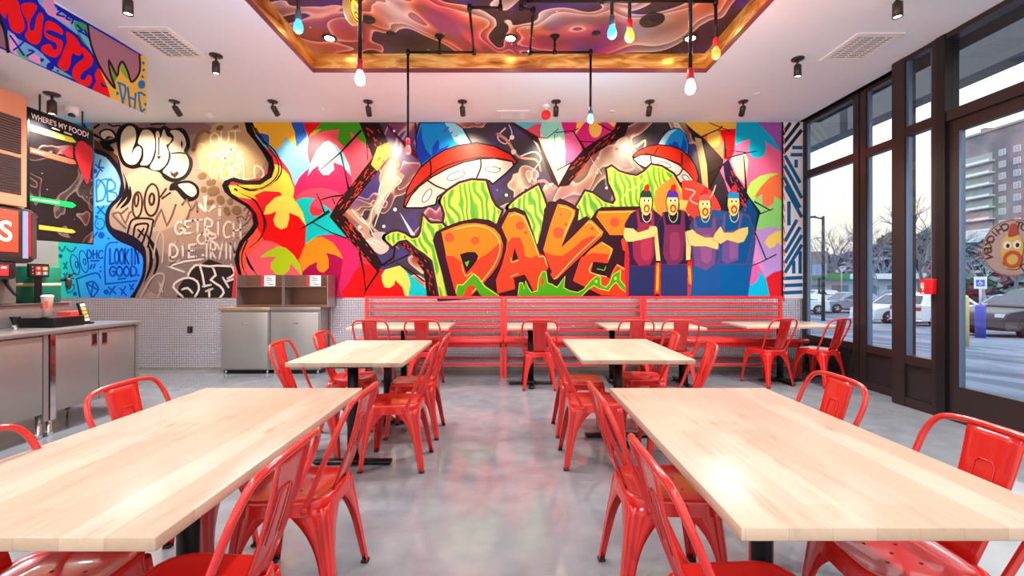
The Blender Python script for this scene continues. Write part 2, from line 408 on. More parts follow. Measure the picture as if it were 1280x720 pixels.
# black wave beside the blue
p.poly((24, 14, 40), '119,182 130,186 147,195 152,215 156,237 150,250 140,260 137,271 140,284 155,290 170,297 180,307 183,318 183,334 180,349 171,367 168,373 162,373 170,361 177,346 179,334 179,324 175,316 164,308 148,301 137,291 132,280 132,267 137,256 147,246 150,236 151,226 145,212 133,197 119,191', 3)
p.poly((92, 56, 24), '118,174 128,180 142,190 148,199 148,205 138,194 128,188 118,186')
for st in ('118,168 130,176 142,188', '105,156 112,165 124,172', '118,160 124,156'): p.stroke(BLK, st, 3, smooth=4)
p.poly(BLK, '154,216 160,230 161,243 152,254 144,262 152,248 156,238 157,228', 3); p.poly(BLK, '163,232 165,245 160,255 150,261 158,250 161,240', 3)
p.poly(BLK, '183,292 190,300 196,310 199,322 197,336 188,354 182,367 190,347 195,330 194,318 188,306', 3); p.poly(BLK, '186,306 191,318 190,335 180,354 186,336 187,320', 3)
p.poly(BLK, '124,176 138,175 146,172 148,177 138,181 142,190 130,186')
# LOVE bubble letters
p.poly(BLK, '146,166 156,155 168,155 176,160 190,159 200,160 206,157 214,161 228,160 236,170 238,182 235,191 241,200 240,212 232,223 218,228 206,224 200,216 190,213 178,209 166,211 154,206 148,192', 4)
for q in ('160,158 167,159 170,165 170,175 166,186 165,194 168,187 173,183 177,187 176,196 171,204 164,206 157,202 152,191 151,177 153,166',
          '179,163 187,163 193,171 194,185 190,199 185,206 176,206 179,199 180,190 178,183 173,179 175,170',
          '195,166 199,165 201,173 205,162 209,170 215,173 212,179 208,182 211,191 209,203 202,211 195,213 188,209 194,197 196,183',
          '213,164 222,163 230,170 233,181 230,189 235,197 236,208 230,219 218,223 208,218 204,214 211,205 214,194 211,184 217,176 217,170'):
    p.poly(CREAM, q, 4)
p.stroke(BLK, '199,172 199,194', 1.6); p.poly(BLK, '196,195 202,195 199,200'); p.poly(BLK, '227,175 229,179 228,186 226,181'); p.stroke(BLK, '215,192 224,191 231,192', 2, smooth=3)
p.poly((80, 40, 30), '213,213 217,217 222,214 224,217 219,223 214,219')
p.poly(BLK, '214,230 224,227 238,226 248,233 249,243 244,250 234,252 226,245 220,238 212,238', 3); p.poly(CREAM, '223,231 236,229 244,234 246,241 241,246 234,243 228,237', 3)
for st in ('136,155 142,158 148,157 153,159', '189,156 197,155 207,155'): p.stroke(BLK, st, 2, smooth=3)
p.poly(BLK, '124,166 132,161 142,163 147,172 138,172 134,175 128,173', 3); p.poly(CREAM, '127,166 133,163 140,165 144,172 136,170 131,174 127,171', 3)
# eyes, card, hearts
BR = (64, 36, 26)
for x, y, rx, ry, w in ((172, 256, 6, 16, 2.4), (190, 250, 9, 20, 2.6), (171, 250, 2.4, 8, 2.4), (190, 249, 3, 7, 3)): p.ring(BR, x, y, rx, ry, w, .06)
for st in ('160,291 164,277 172,273 190,274 191,281 185,309', '167,295 169,283 174,280 185,280 184,288 178,304', '173,287 181,295', '180,286 173,297', '201,246 208,236', '203,248 213,241'): p.stroke(BLK if parse(st)[0][0] < 195 else BR, st, 2.2, smooth=3)
GB = (120, 90, 78)
for st in ('157,285 142,270 143,267 150,266 157,279 162,266 166,265', '152,267 160,260', '192,283 202,262 209,282 220,256', '228,256 234,250 240,262 246,252 247,265', '229,290 238,262', '296,272 303,283 314,272 310,269 307,275 302,270 297,272', '305,263 311,254', '309,268 313,259', '297,298 312,288 306,296'):
    p.stroke(GB, st, 2.4 if parse(st)[0][0] < 260 else 1.4, smooth=2)
PW = (236, 214, 204)
for st in ('176,371 192,345 205,343 204,356 198,371', '199,352 204,366', '205,350 199,365', '192,322 196,300 201,290 205,300 203,330', '222,300 213,312 212,325 220,327'): p.stroke((196, 172, 160), st, 2.2, smooth=3)
for x, y, rx, ry in ((253, 220, 6, 4), (264, 228, 6, 4), (267, 239, 8, 6), (276, 250, 5, 6), (284, 264, 4, 6), (296, 263, 6, 6), (288, 252, 4, 4), (263, 253, 5, 3), (255, 237, 4, 4), (275, 160, 5, 3), (295, 159, 4, 2)): p.ell((128, 100, 70), x, y, rx, ry, -.3)
p.stroke((150, 108, 62), '242,188 246,172 254,164 262,166', [5, 3], smooth=4); p.stroke((236, 206, 160), '250,212 255,182 248,181', 1.6, smooth=2); p.stroke((236, 206, 160), '247,211 256,212', 1.6)
for st in ('257,245 257,258 259,264', '249,255 255,262 258,265', '269,257 261,265'): p.stroke(PW, st, [5, 1], smooth=3)
p.stroke(PW, '275,259 275,272', 3.4)
p.word(PW, 'GET', 219, 277, 34, 16, 2.6, 0.05, -0.1); p.word(PW, 'RICH', 256, 274, 46, 20, 2.6, 0.1, 0.12); p.word(PW, 'OR', 247, 292, 24, 13, 2.6, 0.05); p.word(PW, 'DIE', 212, 306, 34, 16, 2.8, 0.1, -0.02); p.ell(PW, 254, 319, 1.8, 1.8)
p.word(PW, 'TRYIN', 255, 302, 40, 21, 2.4, 0.1, 0.05)
p.stroke(PW, '254,324 230,327 211,333 225,325', 2.4); p.stroke(PW, '211,333 231,340', 2.4)
CW = (250, 232, 190)
p.word(CW, 'OUT', 263, 166, 37, 15, 2.2, 0.12, -0.1); p.word(CW, 'OF', 277, 182, 20, 10, 2.2); p.word(CW, 'THIS', 260, 192, 46, 14, 2.4, 0.15, -0.02); p.word(CW, 'WORLD', 262, 207, 68, 17, 2.4, 0.12, 0.02)
# lower black and white throw-up
p.poly((44, 34, 36), '222,371 224,358 240,336 252,330 262,324 278,330 296,338 300,373 222,373')
for st in ('229,371 217,359 223,351 236,347 247,352 249,362 244,371', '235,346 239,337 250,331 256,358', '249,331 262,333 272,332 289,333', '266,334 270,344 264,350 276,358 280,366 275,372', '289,331 294,342 285,348', '279,347 286,359', '283,352 297,347', '254,358 264,356', '258,364 266,361', '262,362 262,372', '228,362 235,360 241,366'):
    p.stroke((240, 222, 208), st, 2.6, smooth=2)
# ---------------------------------------------------------------- colour scales
PK = (246, 84, 104); TEAL = (0, 200, 198); YEL = (255, 208, 72); RED = (240, 6, 10); MAG = (214, 34, 96); ORG = (255, 140, 18)
p.poly((236, 50, 66), '308,153 500,153 500,373 290,373 296,315 316,288 316,266 300,250 284,240 281,228 300,226 330,222 337,204 325,180')
p.poly(YEL, '336,204 350,207 361,218 368,235 369,252 340,247 320,250 300,247 286,240 284,232 312,231 338,222')
p.poly((122, 192, 236), '318,170 336,162 380,153 388,180 388,205 380,220 369,233 364,218 352,200 338,188 326,180', 2)
p.poly((38, 92, 190), '364,153 380,153 384,170 371,184 368,166'); p.poly((38, 92, 190), '322,167 338,166 336,182 329,180')
p.poly((255, 192, 44), '313,153 364,153 369,166 370,184 362,175 356,171 355,179 349,185 343,187 338,182 336,169 325,166 316,166', 0)
p.poly((232, 8, 10), '379,153 402,153 393,164 386,173'); p.poly(PK, '386,172 396,164 424,160 460,180 463,206 455,232 440,234 420,214 388,208', 2)
p.poly((66, 158, 10), '387,171 394,163 402,153 451,153 459,167 460,184 451,176 438,165 440,174 437,182 429,183 422,175 424,162 405,164'); p.poly((200, 200, 60), '387,171 393,163 402,161 398,166')
p.poly(MAG, '369,233 382,214 398,206 418,202 430,206 438,218 440,234 437,258 374,258', 2)
p.poly((216, 234, 226), '385,220 388,205 395,190 405,178 411,176 420,181 430,192 436,205 439,220 428,207 417,203 418,212 411,219 404,219 399,213 398,207 391,212')
p.poly((150, 208, 228), '411,176 420,181 430,192 437,207 439,220 429,207 424,195 418,183')
p.poly((232, 24, 36), '315,246 330,239 350,240 358,252 345,275 330,285 318,282 312,262')
p.poly(RED, '322,268 340,262 366,262 380,276 383,296 375,322 352,330 322,312 316,296', 2)
p.poly((255, 222, 92), '330,268 333,258 344,247 357,243 371,253 379,266 383,283 374,271 362,266 362,273 359,284 352,287 345,283 342,275 346,264 337,268')
p.poly((250, 92, 104), '298,325 310,308 325,301 340,302 356,310 370,323 378,345 298,345', 2)
p.poly((178, 202, 20), '325,322 335,314 348,308 358,310 368,319 376,332 378,345 371,337 364,329 362,337 355,344 345,343 339,336 339,329 346,321 336,321')
p.poly((236, 72, 106), '370,250 382,238 402,235 422,240 434,252 430,262 404,262', 2)
p.poly(TEAL, '370,251 379,247 394,248 388,256 387,265 391,270 399,270 404,266 404,255 412,261 428,280 435,296 415,295 402,294 392,298 382,305 383,283 379,266')
p.poly((172, 0, 68), '377,345 388,320 405,296 430,296 448,312 452,340 440,373 411,373 411,345')
p.poly(MAG, '402,294 422,293 440,300 449,315 450,334 441,352 431,373 420,373 426,345 429,324 418,306')
p.poly(ORG, '382,305 392,298 403,296 416,303 426,316 429,324 420,319 408,316 411,324 411,335 405,341 399,339 396,334 397,327 387,332 379,339 374,325')
p.poly((252, 6, 12), '430,373 436,354 445,338 455,330 470,332 490,328 504,332 511,350 513,373', 2)
p.poly((214, 230, 40), '486,334 495,312 500,300 515,318 528,326 536,350 508,340')
p.poly((0, 206, 208), '505,340 509,333 514,329 524,327 530,335 532,352 535,373 508,373'); p.poly((236, 110, 110), '522,341 526,333 531,337 531,350 526,347')
p.poly((255, 226, 92), '478,352 477,344 483,335 491,330 499,331 507,338 512,348 513,356 510,372 506,369 503,359 494,350 493,356 487,360 481,359')
p.ell((216, 0, 116), 501, 312, 6, 8, -.5)
# black wave between the grey writing and the scales, with its brush lines
p.poly((250, 90, 60), '300,302 322,285 330,300 312,318 304,345 299,343'); p.poly((250, 130, 180), '281,232 288,228 287,240 283,240')
p.poly(BLK, '306,153 314,153 320,170 331,184 341,197 344,210 340,222 326,231 306,231 290,227 286,233 290,242 300,249 312,256 321,267 324,281 317,292 306,303 300,316 300,331 303,345 298,343 294,328 295,315 300,302 311,290 317,280 315,266 306,257 290,248 281,240 278,232 281,226 292,222 310,226 325,225 335,217 336,204 328,190 318,176 309,165', 0)
for st, w in (('315,153 322,168 334,182 346,198 349,212 344,224 330,234 312,236 296,232', [2.2, 1.6, .8]), ('320,160 330,176 343,188 352,206 350,220 338,232 326,236', [1.6, 1.8, .6]), ('293,236 306,243 318,250 328,266 331,283 326,298 312,310', [2.4, 2, .8]), ('304,242 320,252 330,270 333,284 322,302', [1, 1.4, .8]), ('310,300 303,318 304,334 310,345', [2, 1.4, .8]), ('307,316 312,330 322,344', [1, 3, .8]), ('296,231 312,238 330,236', [1, 2.2, .6])):
    p.stroke(BLK, st, w, smooth=3)
p.poly((255, 190, 50), '296,234 306,238 318,244 322,250 312,246 298,240')
# ---------------------------------------------------------------- galaxy field
p.poly(M_gal_wall, '450,153 930,153 930,372 545,372 500,332 478,338 430,268 462,228 488,192')
p.poly((88, 20, 60), '484,153 520,153 522,200 500,176 492,168', 2); p.poly(M_gal_wall, '486,155 518,153 520,190 500,172', 0)
# pale smoke between the beams
SM = (214, 194, 168)
p.poly((196, 150, 122), '492,196 500,205 498,214 506,220 496,232 482,246 474,262 466,276 462,292 470,300 460,300 452,284 436,268 430,262 446,264 458,276 464,262 470,250 476,236 474,222 480,208', 3)
p.poly(SM, '490,200 496,206 494,216 500,224 490,236 480,250 472,268 468,258 476,240 478,224 484,210', 3)
p.poly(SM, '458,300 472,296 484,300 486,312 476,318 466,312', 3); p.poly((190, 178, 164), '464,292 480,290 485,296 474,300', 3)
for st in ('440,262 452,276 462,280 466,262 478,246', '456,300 470,306 480,314', '488,208 484,222 490,232 478,246 472,262', '496,214 490,226 496,232', '478,226 474,242 480,252 472,270', '466,300 476,304 484,308', '452,272 462,284 468,296', '494,206 492,222 502,226 488,240 476,262 468,284', '632,160 622,172 632,180 640,168 636,156', '650,196 668,190 676,200 664,218 672,230', '690,226 700,232 708,222 720,206 734,194 742,204 752,218'):
    p.stroke((250, 236, 222), st, [1.6, .8], smooth=4)
for st in ('622,168 634,176 648,196 670,200 676,214', '664,232 680,226 692,236 704,222 712,208 726,200', '780,170 792,184 806,176 804,190', '770,186 784,196 792,210 778,214'): p.stroke((224, 150, 130), st, [4, 2], smooth=4)
for x, y, r in ((640, 172, 3), (642, 190, 3.4), (688, 231, 2), (747, 198, 2), (746, 216, 2), (758, 235, 1.8), (494, 262, 2.4), (480, 283, 2), (450, 284, 2.2), (633, 244, 2), (493, 164, 1.6)): p.ell((255, 238, 226), x, y, r, r, n=8)
p.poly((250, 236, 214), '500,266 503,270 519,294 514,294')
# cracks of dark timber (left V, centre V)
BEAM = (34, 8, 10); EMB = (232, 56, 34)
p.poly(BEAM, '449,153 474,153 482,170 491,191 470,218 450,243 430,268 450,291 470,316 479,331 472,340 452,317 434,297 412,271 424,250 440,231 466,197 456,170')
p.poly((206, 156, 70), '472,184 486,178 491,191 472,214 464,206', 0)
p.poly(BEAM, '495,300 509,298 524,311 541,325 543,345 552,372 534,372 530,340 515,318')
random.seed(3)
def embers(x0, y0, x1, y1, n, w, k=4.0):
    dx, dy = x1 - x0, y1 - y0; ln = math.hypot(dx, dy)
    p.up()
    for i in range(n):
        t = random.random() * .9; o = (random.random() - .5) * w; a = 2.5 + random.random() * k
        x = x0 + dx * t - dy / ln * o; y = y0 + dy * t + dx / ln * o
        p.stroke(EMB, [(x, y), (x + dx / ln * a, y + dy / ln * a)], [1.1, .3], keep=True)
embers(462, 157, 480, 188, 14, 14); embers(478, 196, 424, 264, 34, 15, 6); embers(424, 272, 470, 330, 34, 14, 6); embers(502, 302, 536, 335, 22, 9); embers(536, 332, 542, 368, 14, 8)
for st, w in (('400,213 426,191 452,163', [.8, 3]), ('426,191 431,212 436,236', [2, 1.2, 3]), ('458,168 460,200', 1.4), ('460,184 470,190', 1.2), ('375,287 392,277 412,264', [.8, 4]), ('391,278 415,291 434,298', [1, 1.6]), ('396,242 401,252 406,266', [1, 2]), ('401,250 414,246 430,244', [1.2, 2.4]), ('416,248 419,255', 1.4),
              ('450,316 455,340 457,362', [3, 1.4]), ('474,338 458,362 455,369', [3, 1]), ('479,331 492,322 495,302', [3, 2]), ('480,333 495,326 512,318', [1, 2]), ('495,328 515,340 531,352', [1, 2])):
    p.stroke(BLK, st, w)
# centre V and its scales
p.poly((248, 196, 180), '640,153 768,153 768,160 735,187 715,205 697,232 685,205 672,175')
p.poly((90, 198, 206), '640,153 680,153 664,160 655,164'); p.poly((232, 76, 96), '655,164 666,157 677,154 675,172 665,171'); p.poly((150, 226, 206), '677,153 700,153 705,165 708,187 700,170 690,176 680,172 675,165')
p.poly((222, 30, 118), '701,153 768,153 768,160 742,184 728,192 722,184 708,186 705,166'); p.poly((240, 100, 156), '706,168 716,166 726,180 727,192 716,205 706,206')
p.poly((255, 198, 86), '721,153 731,153 719,169'); p.ell((255, 198, 86), 744, 161, 8, 11.5); p.poly((255, 198, 86), '759,153 770,153 768,160')
p.poly((252, 232, 204), '664,172 676,174 692,176 700,170 707,188 706,207 697,230 684,203')
p.poly((60, 28, 22), '636,153 642,153 672,171 697,228 699,236 690,228 672,180 662,172')
p.poly(BEAM, '697,234 712,206 730,186 745,176 764,165 771,153 787,153 781,170 760,182 739,196 723,216 711,232')
embers(776, 157, 704, 230, 44, 16, 6)
for st, w in (('664,171 684,173 698,161', 1), ('694,166 715,164 723,161', 1.2), ('716,164 727,181 732,190', [1.2, 4]), ('726,177 744,178', 1.3), ('748,155 764,164', 1.6), ('693,168 694,212', .9), ('696,213 715,203', 1.6)): p.stroke(BLK, st, w)
# right field
p.poly((255, 110, 160), '895,153 978,153 978,372 930,372 930,300 905,225 880,175'); p.poly((252, 196, 182), '912,198 930,190 935,200 932,232 920,220')
p.poly((255, 198, 66), '855,153 920,153 919,162 897,163 888,169 877,172 866,164'); p.poly((240, 14, 20), '877,172 897,163 920,161 919,175 917,190 912,201 904,199 904,178 900,166'); p.poly((250, 120, 84), '877,173 900,164 904,180 904,200 888,226 880,215')
p.ell((255, 198, 84), 892, 173, 8.5, 11.5)
p.poly((0, 184, 224), '920,153 947,153 958,163 968,176 976,191 966,184 956,177 957,188 954,195 947,198 940,197 935,189 937,174 928,177 918,182'); p.poly((170, 90, 184), '946,153 978,153 978,194 966,174')
p.poly((192, 242, 108), '932,240 938,228 950,220 962,217 972,217 958,234 944,247 940,262'); p.poly((255, 126, 76), '942,247 950,234 962,222 978,215 978,252 968,246 967,254 960,258 953,257 951,243')
p.poly((150, 232, 128), '940,262 942,250 952,243 952,256 960,259 967,254 967,245 978,252 978,286 960,284 946,288'); p.poly((202, 162, 236), '944,290 955,285 966,284 978,286 978,338 965,341 956,347 946,330'); p.poly((250, 156, 220), '930,318 941,293 950,318 956,340 945,330 932,324')
p.poly((255, 226, 112), '955,303 960,295 970,289 978,288 978,308 971,303 968,308 961,311'); p.poly((255, 104, 192), '931,325 940,325 948,335 950,345 943,355 931,357'); p.poly((0, 206, 250), '931,357 942,355 948,347 947,339 956,347 961,359 962,372 931,372'); p.poly((240, 30, 48), '957,348 966,341 978,337 978,372 962,372')
p.poly((30, 22, 52), '903,205 910,199 916,214 928,232 936,246 950,265 945,285 941,305 932,330 924,330 926,280 920,250 906,225'); p.poly((8, 78, 140), '926,262 936,248 946,266 943,290 932,328 925,328')
p.poly((46, 26, 24), '855,153 866,163 878,172 886,180 904,200 903,206 888,236 880,240 876,200 868,176'); p.poly((196, 176, 118), '868,172 876,174 883,206 885,238 879,240 874,205')
embers(908, 206, 938, 268, 30, 10)
for st, w in (('877,171 900,161 902,158', 1.6), ('886,154 904,161 912,164', 1.2), ('905,170 907,198', [1, 3]), ('908,198 930,192 946,189', [2, 1]), ('907,188 932,191', 1.2), ('929,195 931,220 932,240', [1, 3]), ('903,206 886,236', 1.6), ('905,205 885,219', 1.2), ('942,252 962,263 966,261', [2, 1]), ('948,268 961,263', [2, 1]), ('943,290 957,324', 1.6), ('932,335 950,328 970,318', [1, 1.6])): p.stroke((24, 30, 70) if parse(st)[0][1] > 240 else BLK, st, w)
# ---------------------------------------------------------------- saucers
def saucer(dome, hi, rim, under, panels, ports, wd):
    p.poly(BLK, dome, 0); d = parse(dome)
    cx = sum(q[0] for q in d) / len(d); cy = sum(q[1] for q in d) / len(d)
    p.poly((14, 150, 226), [(cx + (q[0] - cx) * .94, cy + (q[1] - cy) * .94) for q in d])
    for c, q in hi: p.poly(c, q)
    p.stroke(BLK, parse(rim), wd, closed=True); p.poly((232, 44, 22), rim, keep=False); p.stroke(BLK, parse(under), wd, closed=True); p.poly((244, 224, 210), under)
    for st in panels: p.stroke((60, 24, 16), st, wd * .55, smooth=3)
    for x, y, rx, ry, ro in ports: p.ell((50, 30, 24), x, y, rx + 1, ry + 1, ro); p.ell((226, 236, 234), x, y, rx, ry, ro)
saucer('527,209 521,192 519,173 524,153 568,153 580,161 592,181 574,183 555,190 540,199',
       (((20, 70, 200), '526,206 521,190 521,174 527,158 528,172 532,186 540,196'), ((20, 70, 200), '540,196 541,184 547,175 549,178 549,187 556,184 562,180 559,186 552,191'), ((150, 224, 238), '556,154 568,154 578,161 588,180 574,182 568,176 562,164'), ((60, 110, 200), '552,166 560,158 562,160 556,167'), ((90, 130, 205), '560,169 566,164 566,167'), ((110, 140, 205), '566,172 572,168 572,171')),
       '506,258 510,238 518,223 527,210 540,199 556,189 574,183 596,180 618,184 638,194 645,203 640,206 600,202 560,214 530,234',
       '508,259 515,245 525,234 541,222 560,212 580,204 600,200 622,199 640,203 641,207 632,216 616,229 612,225 600,223 584,226 570,231 557,238 546,246 544,255 528,259',
       ('538,202 539,211 538,221', '535,226 546,233 557,237', '601,199 601,210 596,222', '508,247 530,226 556,208 600,197 640,202'), ((570, 220, 11, 4, -.35), (616, 212, 9, 3, .1), (534, 245, 9, 3.4, -1.0), (625, 211, 0.1, 0.1, 0)), 4.0)
saucer('820,183 825,174 832,165 841,160 850,161 857,169 861,181 860,195 852,190 840,184 827,182',
       (((170, 218, 232), '822,182 828,172 836,164 846,162 838,168 832,178 830,182'), ((10, 80, 190), '835,182 836,179 839,181 842,177 846,178 850,186 852,180 854,170 858,180 858,190 851,188')),
       '791,196 797,190 810,184 822,182 840,184 852,189 861,197 868,208 872,222 869,230 862,220 848,207 830,199 812,195',
       '792,199 800,195 812,195 830,199 848,207 860,218 868,229 858,229 845,227 846,222 835,213 820,207 812,206 806,209 798,205',
       ('813,196 814,205', '853,211 849,218 844,220', '822,185 817,194', '852,192 852,206', '806,192 830,198 850,206'), ((804, 201, 5, 2, .1), (830, 206, 8, 2.4, .35), (857, 223, 5, 2.6, .7)), 3.2)
# ---------------------------------------------------------------- green slime, letters
PUR = (64, 22, 58); LIME = (206, 226, 74)
def slime(pts, w=4.5):
    q = parse(pts); p.stroke(PUR, q, w * 2, closed=True); p.stroke(LIME, q, 2.6, closed=True); p.poly(M_marble, q)
slime('552,252 555,246 561,240 575,231 590,227 606,228 609,238 613,250 618,259 625,264 620,278 600,290 560,290 556,280 558,268 555,258')
slime('482,297 490,292 497,291 506,294 515,300 524,298 528,290 530,272 534,278 538,281 552,281 560,290 562,340 570,358 578,354 592,341 598,347 606,357 626,369 551,372 546,345 542,325 532,316 524,311 509,298 498,300 491,306')
slime('636,260 645,251 655,244 672,234 676,243 681,257 680,285 672,303 663,290 656,270')
slime('714,285 720,262 732,241 740,243 755,254 767,257 771,250 768,240 762,228 760,212 764,210 772,216 784,220 796,222 806,216 814,208 826,210 840,219 850,236 862,262 850,300 780,300 745,270', 4)
p.poly((250, 150, 60), '818,240 834,226 842,222 850,240 858,262 852,280 822,270', 2); p.poly((240, 70, 60), '852,226 880,232 896,250 900,268 880,276 858,266', 2); p.stroke((250, 200, 170), '856,236 868,240 862,250 876,256 888,246 894,232', 1.6, smooth=4); p.poly((236, 210, 100), '848,250 860,251 856,262 850,261')
p.stroke((160, 214, 60), '800,226 812,236 808,250 818,262', 2.4, smooth=4); p.stroke((206, 236, 100), '776,250 786,238 796,234 806,220', 2, smooth=4)
# dark body behind the letters
p.poly(MAR, '545,290 556,284 574,277 594,273 612,275 622,281 628,270 634,262 644,259 656,264 664,280 672,305 680,262 686,252 694,252 700,248 714,254 724,262 722,276 733,270 738,274 746,262 752,259 800,258 800,372 560,372 552,340 541,300')
p.poly(M_marble, '671,306 664,284 659,268 676,258 680,266 676,290')
LO, LR, LG = (255, 132, 22), (255, 66, 30), (255, 214, 110)
def letter(pts, red, glints=(), holes=()):
    p.poly(LO, pts)
    for q in red: p.poly(LR, q)
    for q, w in glints: p.stroke(LG, q, w, smooth=3)
    for q in holes: p.poly((36, 6, 20), q)
letter('552,290 567,284 580,280 594,279 607,281 618,286 625,294 629,307 627,320 622,332 615,342 604,354 590,369 572,372 567,358 560,331 555,305',
       ('557,320 567,320 576,327 582,338 592,328 612,315 625,303 629,307 627,320 622,332 615,342 604,354 590,369 572,372 567,358 560,331',), (('568,287 592,282 610,286 622,297 625,312 618,331 604,350 590,366', 1.2), ('577,331 582,345 590,340', 1)),
       ('575,318 585,315 594,315 598,320 596,326 590,334 583,342 579,331',))
p.poly((110, 190, 50), '581,328 587,326 584,334')
letter('636,266 644,265 656,270 664,290 674,317 679,319 686,334 676,346 690,362 668,366 661,352 656,343 642,347 644,361 622,367 620,350 628,330 633,312 634,300 627,284',
       ('634,304 640,297 650,297 654,306 656,320 664,323 674,317 679,319 686,334 676,346 690,362 668,366 661,352 656,343 642,347 644,361 622,367 620,350 628,330 634,312',), (('637,271 644,268 654,272 664,292 672,316 674,321 680,321 684,333', 1.2), ('638,322 640,328 648,325', 1), ('638,347 640,345 648,342', 1)),
       ('643,309 648,324 640,326',))
letter('697,255 708,257 719,263 718,270 709,290 701,310 718,294 736,275 740,276 754,290 752,295 724,322 696,349 691,348 688,343 690,340 684,326 679,312 688,280',
       ('680,314 690,319 702,320 713,313 728,300 738,295 748,296 752,294 724,322 696,349 691,348 688,343 690,340 684,326',), (('699,258 708,260 716,265 713,276 704,296', 1.2), ('732,281 738,278 748,289 748,294 722,318 696,346 692,348', 1.1)))
letter('745,271 748,264 796,263 790,294 762,294', (), (('748,266 790,265', 1),))
letter('752,302 766,311 764,318 759,329 742,327 738,340 752,345 762,348 766,338 771,330 786,338 786,370 752,369 740,363 716,351 724,327 738,312', ('726,322 740,316 762,318 759,329 742,327 738,340 762,348 771,332 786,342 786,370 752,369 716,351',), (('752,304 764,311 760,324', 1.1), ('740,329 737,340 758,346', 1.2), ('771,331 786,340', 1)))
p.poly(LR, '776,300 784,293 787,300 786,318 778,312'); p.poly((36, 6, 20), '741,328 759,330 756,344 739,339'); p.stroke((110, 200, 40), '746,336 755,338 757,333', 1)
for x, y, r in ((562, 297, 6), (594, 301, 5), (650, 282, 5.5), (657, 291, 2), (698, 291, 7), (707, 281, 2), (740, 286, 2.4), (768, 278, 6), (701, 268, 1.4), (561, 319, 0.1)): p.ell((255, 84, 48), x, y, r, r)
# slime along the foot
for q in ('648,368 650,354 653,354 655,362 657,352 660,360 664,366 672,364 674,348 678,340 682,340 684,354 690,356 696,360 700,355 706,346 704,360 712,364 722,366 730,362 738,352 746,345 750,347 750,356 757,360 762,354 766,344 772,340 775,338 774,350 782,360 786,368 776,360 770,352 765,356 760,363 748,360 742,356 734,362 726,370 690,372 648,372',):
    p.stroke(LIME, parse(q), 2, closed=True); p.poly((70, 176, 14), q)
p.ell(LR, 678, 352, 2, 6); p.ell((180, 226, 80), 745, 352, 1.6, 2); p.ell((180, 226, 80), 769, 348, 1.8, 2.4)
p.poly((70, 176, 14), '571,372 572,356 579,356 592,343 597,347 606,358 622,370 606,372 600,368 592,356 584,358 578,372'); p.stroke(LIME, '570,366 572,356 579,356 592,342 598,347 606,358 624,370', 1.4)
# ---------------------------------------------------------------- four cooks in aprons
p.stroke((255, 40, 30), '822,326 821,371', 7); p.stroke((255, 190, 40), '822,330 821,364', 3); p.stroke((255, 40, 30), '861,324 863,371', 6); p.stroke((255, 190, 40), '861,334 862,354', 3)
p.poly((236, 30, 40), '782,300 787,330 785,371 782,371 780,330'); p.poly((36, 92, 160), '890,262 936,268 944,300 934,371 862,371 870,300')
SK = (238, 218, 132)
def cook(cx, shirt, apron, legs, band, body, bib, arms, legp, hy=255, seed=1):
    p.poly(legs, legp); p.stroke((150, 20, 40), parse(body), 1.4, closed=True); p.poly(shirt, body); p.poly(apron, bib)
    p.poly((min(apron[0] + 26, 255), apron[1] + 14, apron[2] + 10), [(cx + (q[0] - cx) * .5 + 2, 312 + (q[1] - 312) * .7) for q in parse(bib) if q[1] > 280])
    for a in arms:
        p.stroke((120, 84, 40), parse(a), .8, closed=True); p.poly(SK, a)
    p.ring((240, 222, 150), cx + 1, 268, 5.5, 10, 0.9); p.poly(shirt, [(cx - 8, 254), (cx + 9, 254), (cx + 8, 262), (cx - 7, 262)])
    p.ell(BLK, cx, hy - 2, 8.4, 17); p.ell((244, 226, 118), cx, hy - 1, 7.4, 15.6)
    p.poly((214, 36, 40), [(cx - 3, hy - 15), (cx - 2, hy - 22), (cx + 2, hy - 25), (cx + 4.5, hy - 22), (cx + 4, hy - 14)])          # knitted cap top
    p.poly(band, [(cx - 7.2, hy - 8), (cx - 7, hy - 13), (cx - 3, hy - 16), (cx + 4, hy - 16), (cx + 7, hy - 13), (cx + 7.2, hy - 8)])
    for d in (-2.0, 3.2): p.ell((250, 250, 246), cx + d, hy - 4, 2.2, 2.8); p.ell((30, 30, 60), cx + d, hy - 4, 1, 1.6)
    p.ell((206, 46, 34), cx + .8, hy + 6, 3.9, 5.2); p.ell((240, 214, 110), cx + .8, hy + 6.2, 2.0, 3.2); p.stroke((150, 100, 50), [(cx - 6, hy + 2), (cx - 6, hy + 10)], .8)
cook(807, (48, 24, 66), (160, 40, 72), (42, 46, 98), (30, 60, 54), '780,300 781,280 788,268 798,262 815,262 825,270 828,285 824,310 818,332 786,332 787,320 784,302',
     '797,262 800,278 813,280 812,262 816,262 818,285 817,320 812,331 798,332 791,322 790,300 797,284 795,263', ('780,285 791,286 797,291 810,287 812,283 819,283 824,289 821,295 816,296 800,300 790,302 782,302 779,295', '818,294 824,290 826,318 827,326 820,326 818,305'), '786,324 818,324 817,372 785,372')
cook(840, (30, 30, 60), (128, 44, 86), (46, 56, 116), (84, 50, 190), '821,280 830,266 845,262 856,265 864,278 862,310 858,330 826,330 824,310',
     '829,265 832,281 850,281 851,264 855,264 856,300 853,325 845,331 834,331 828,318 830,285 827,266', ('856,290 860,288 863,310 862,325 857,325 857,305',), '826,324 858,324 859,372 826,372', 255)
cook(880, (28, 84, 146), (128, 78, 134), (28, 92, 162), (206, 96, 84), '862,282 870,271 890,269 898,276 900,300 896,330 866,330 864,310',
     '868,272 871,285 889,285 890,272 894,272 895,300 893,330 882,338 868,332 865,305 868,290 866,274', ('857,290 865,287 870,292 880,297 893,297 902,303 896,312 882,308 868,308 861,306',), '865,326 897,326 896,372 865,372', 259)
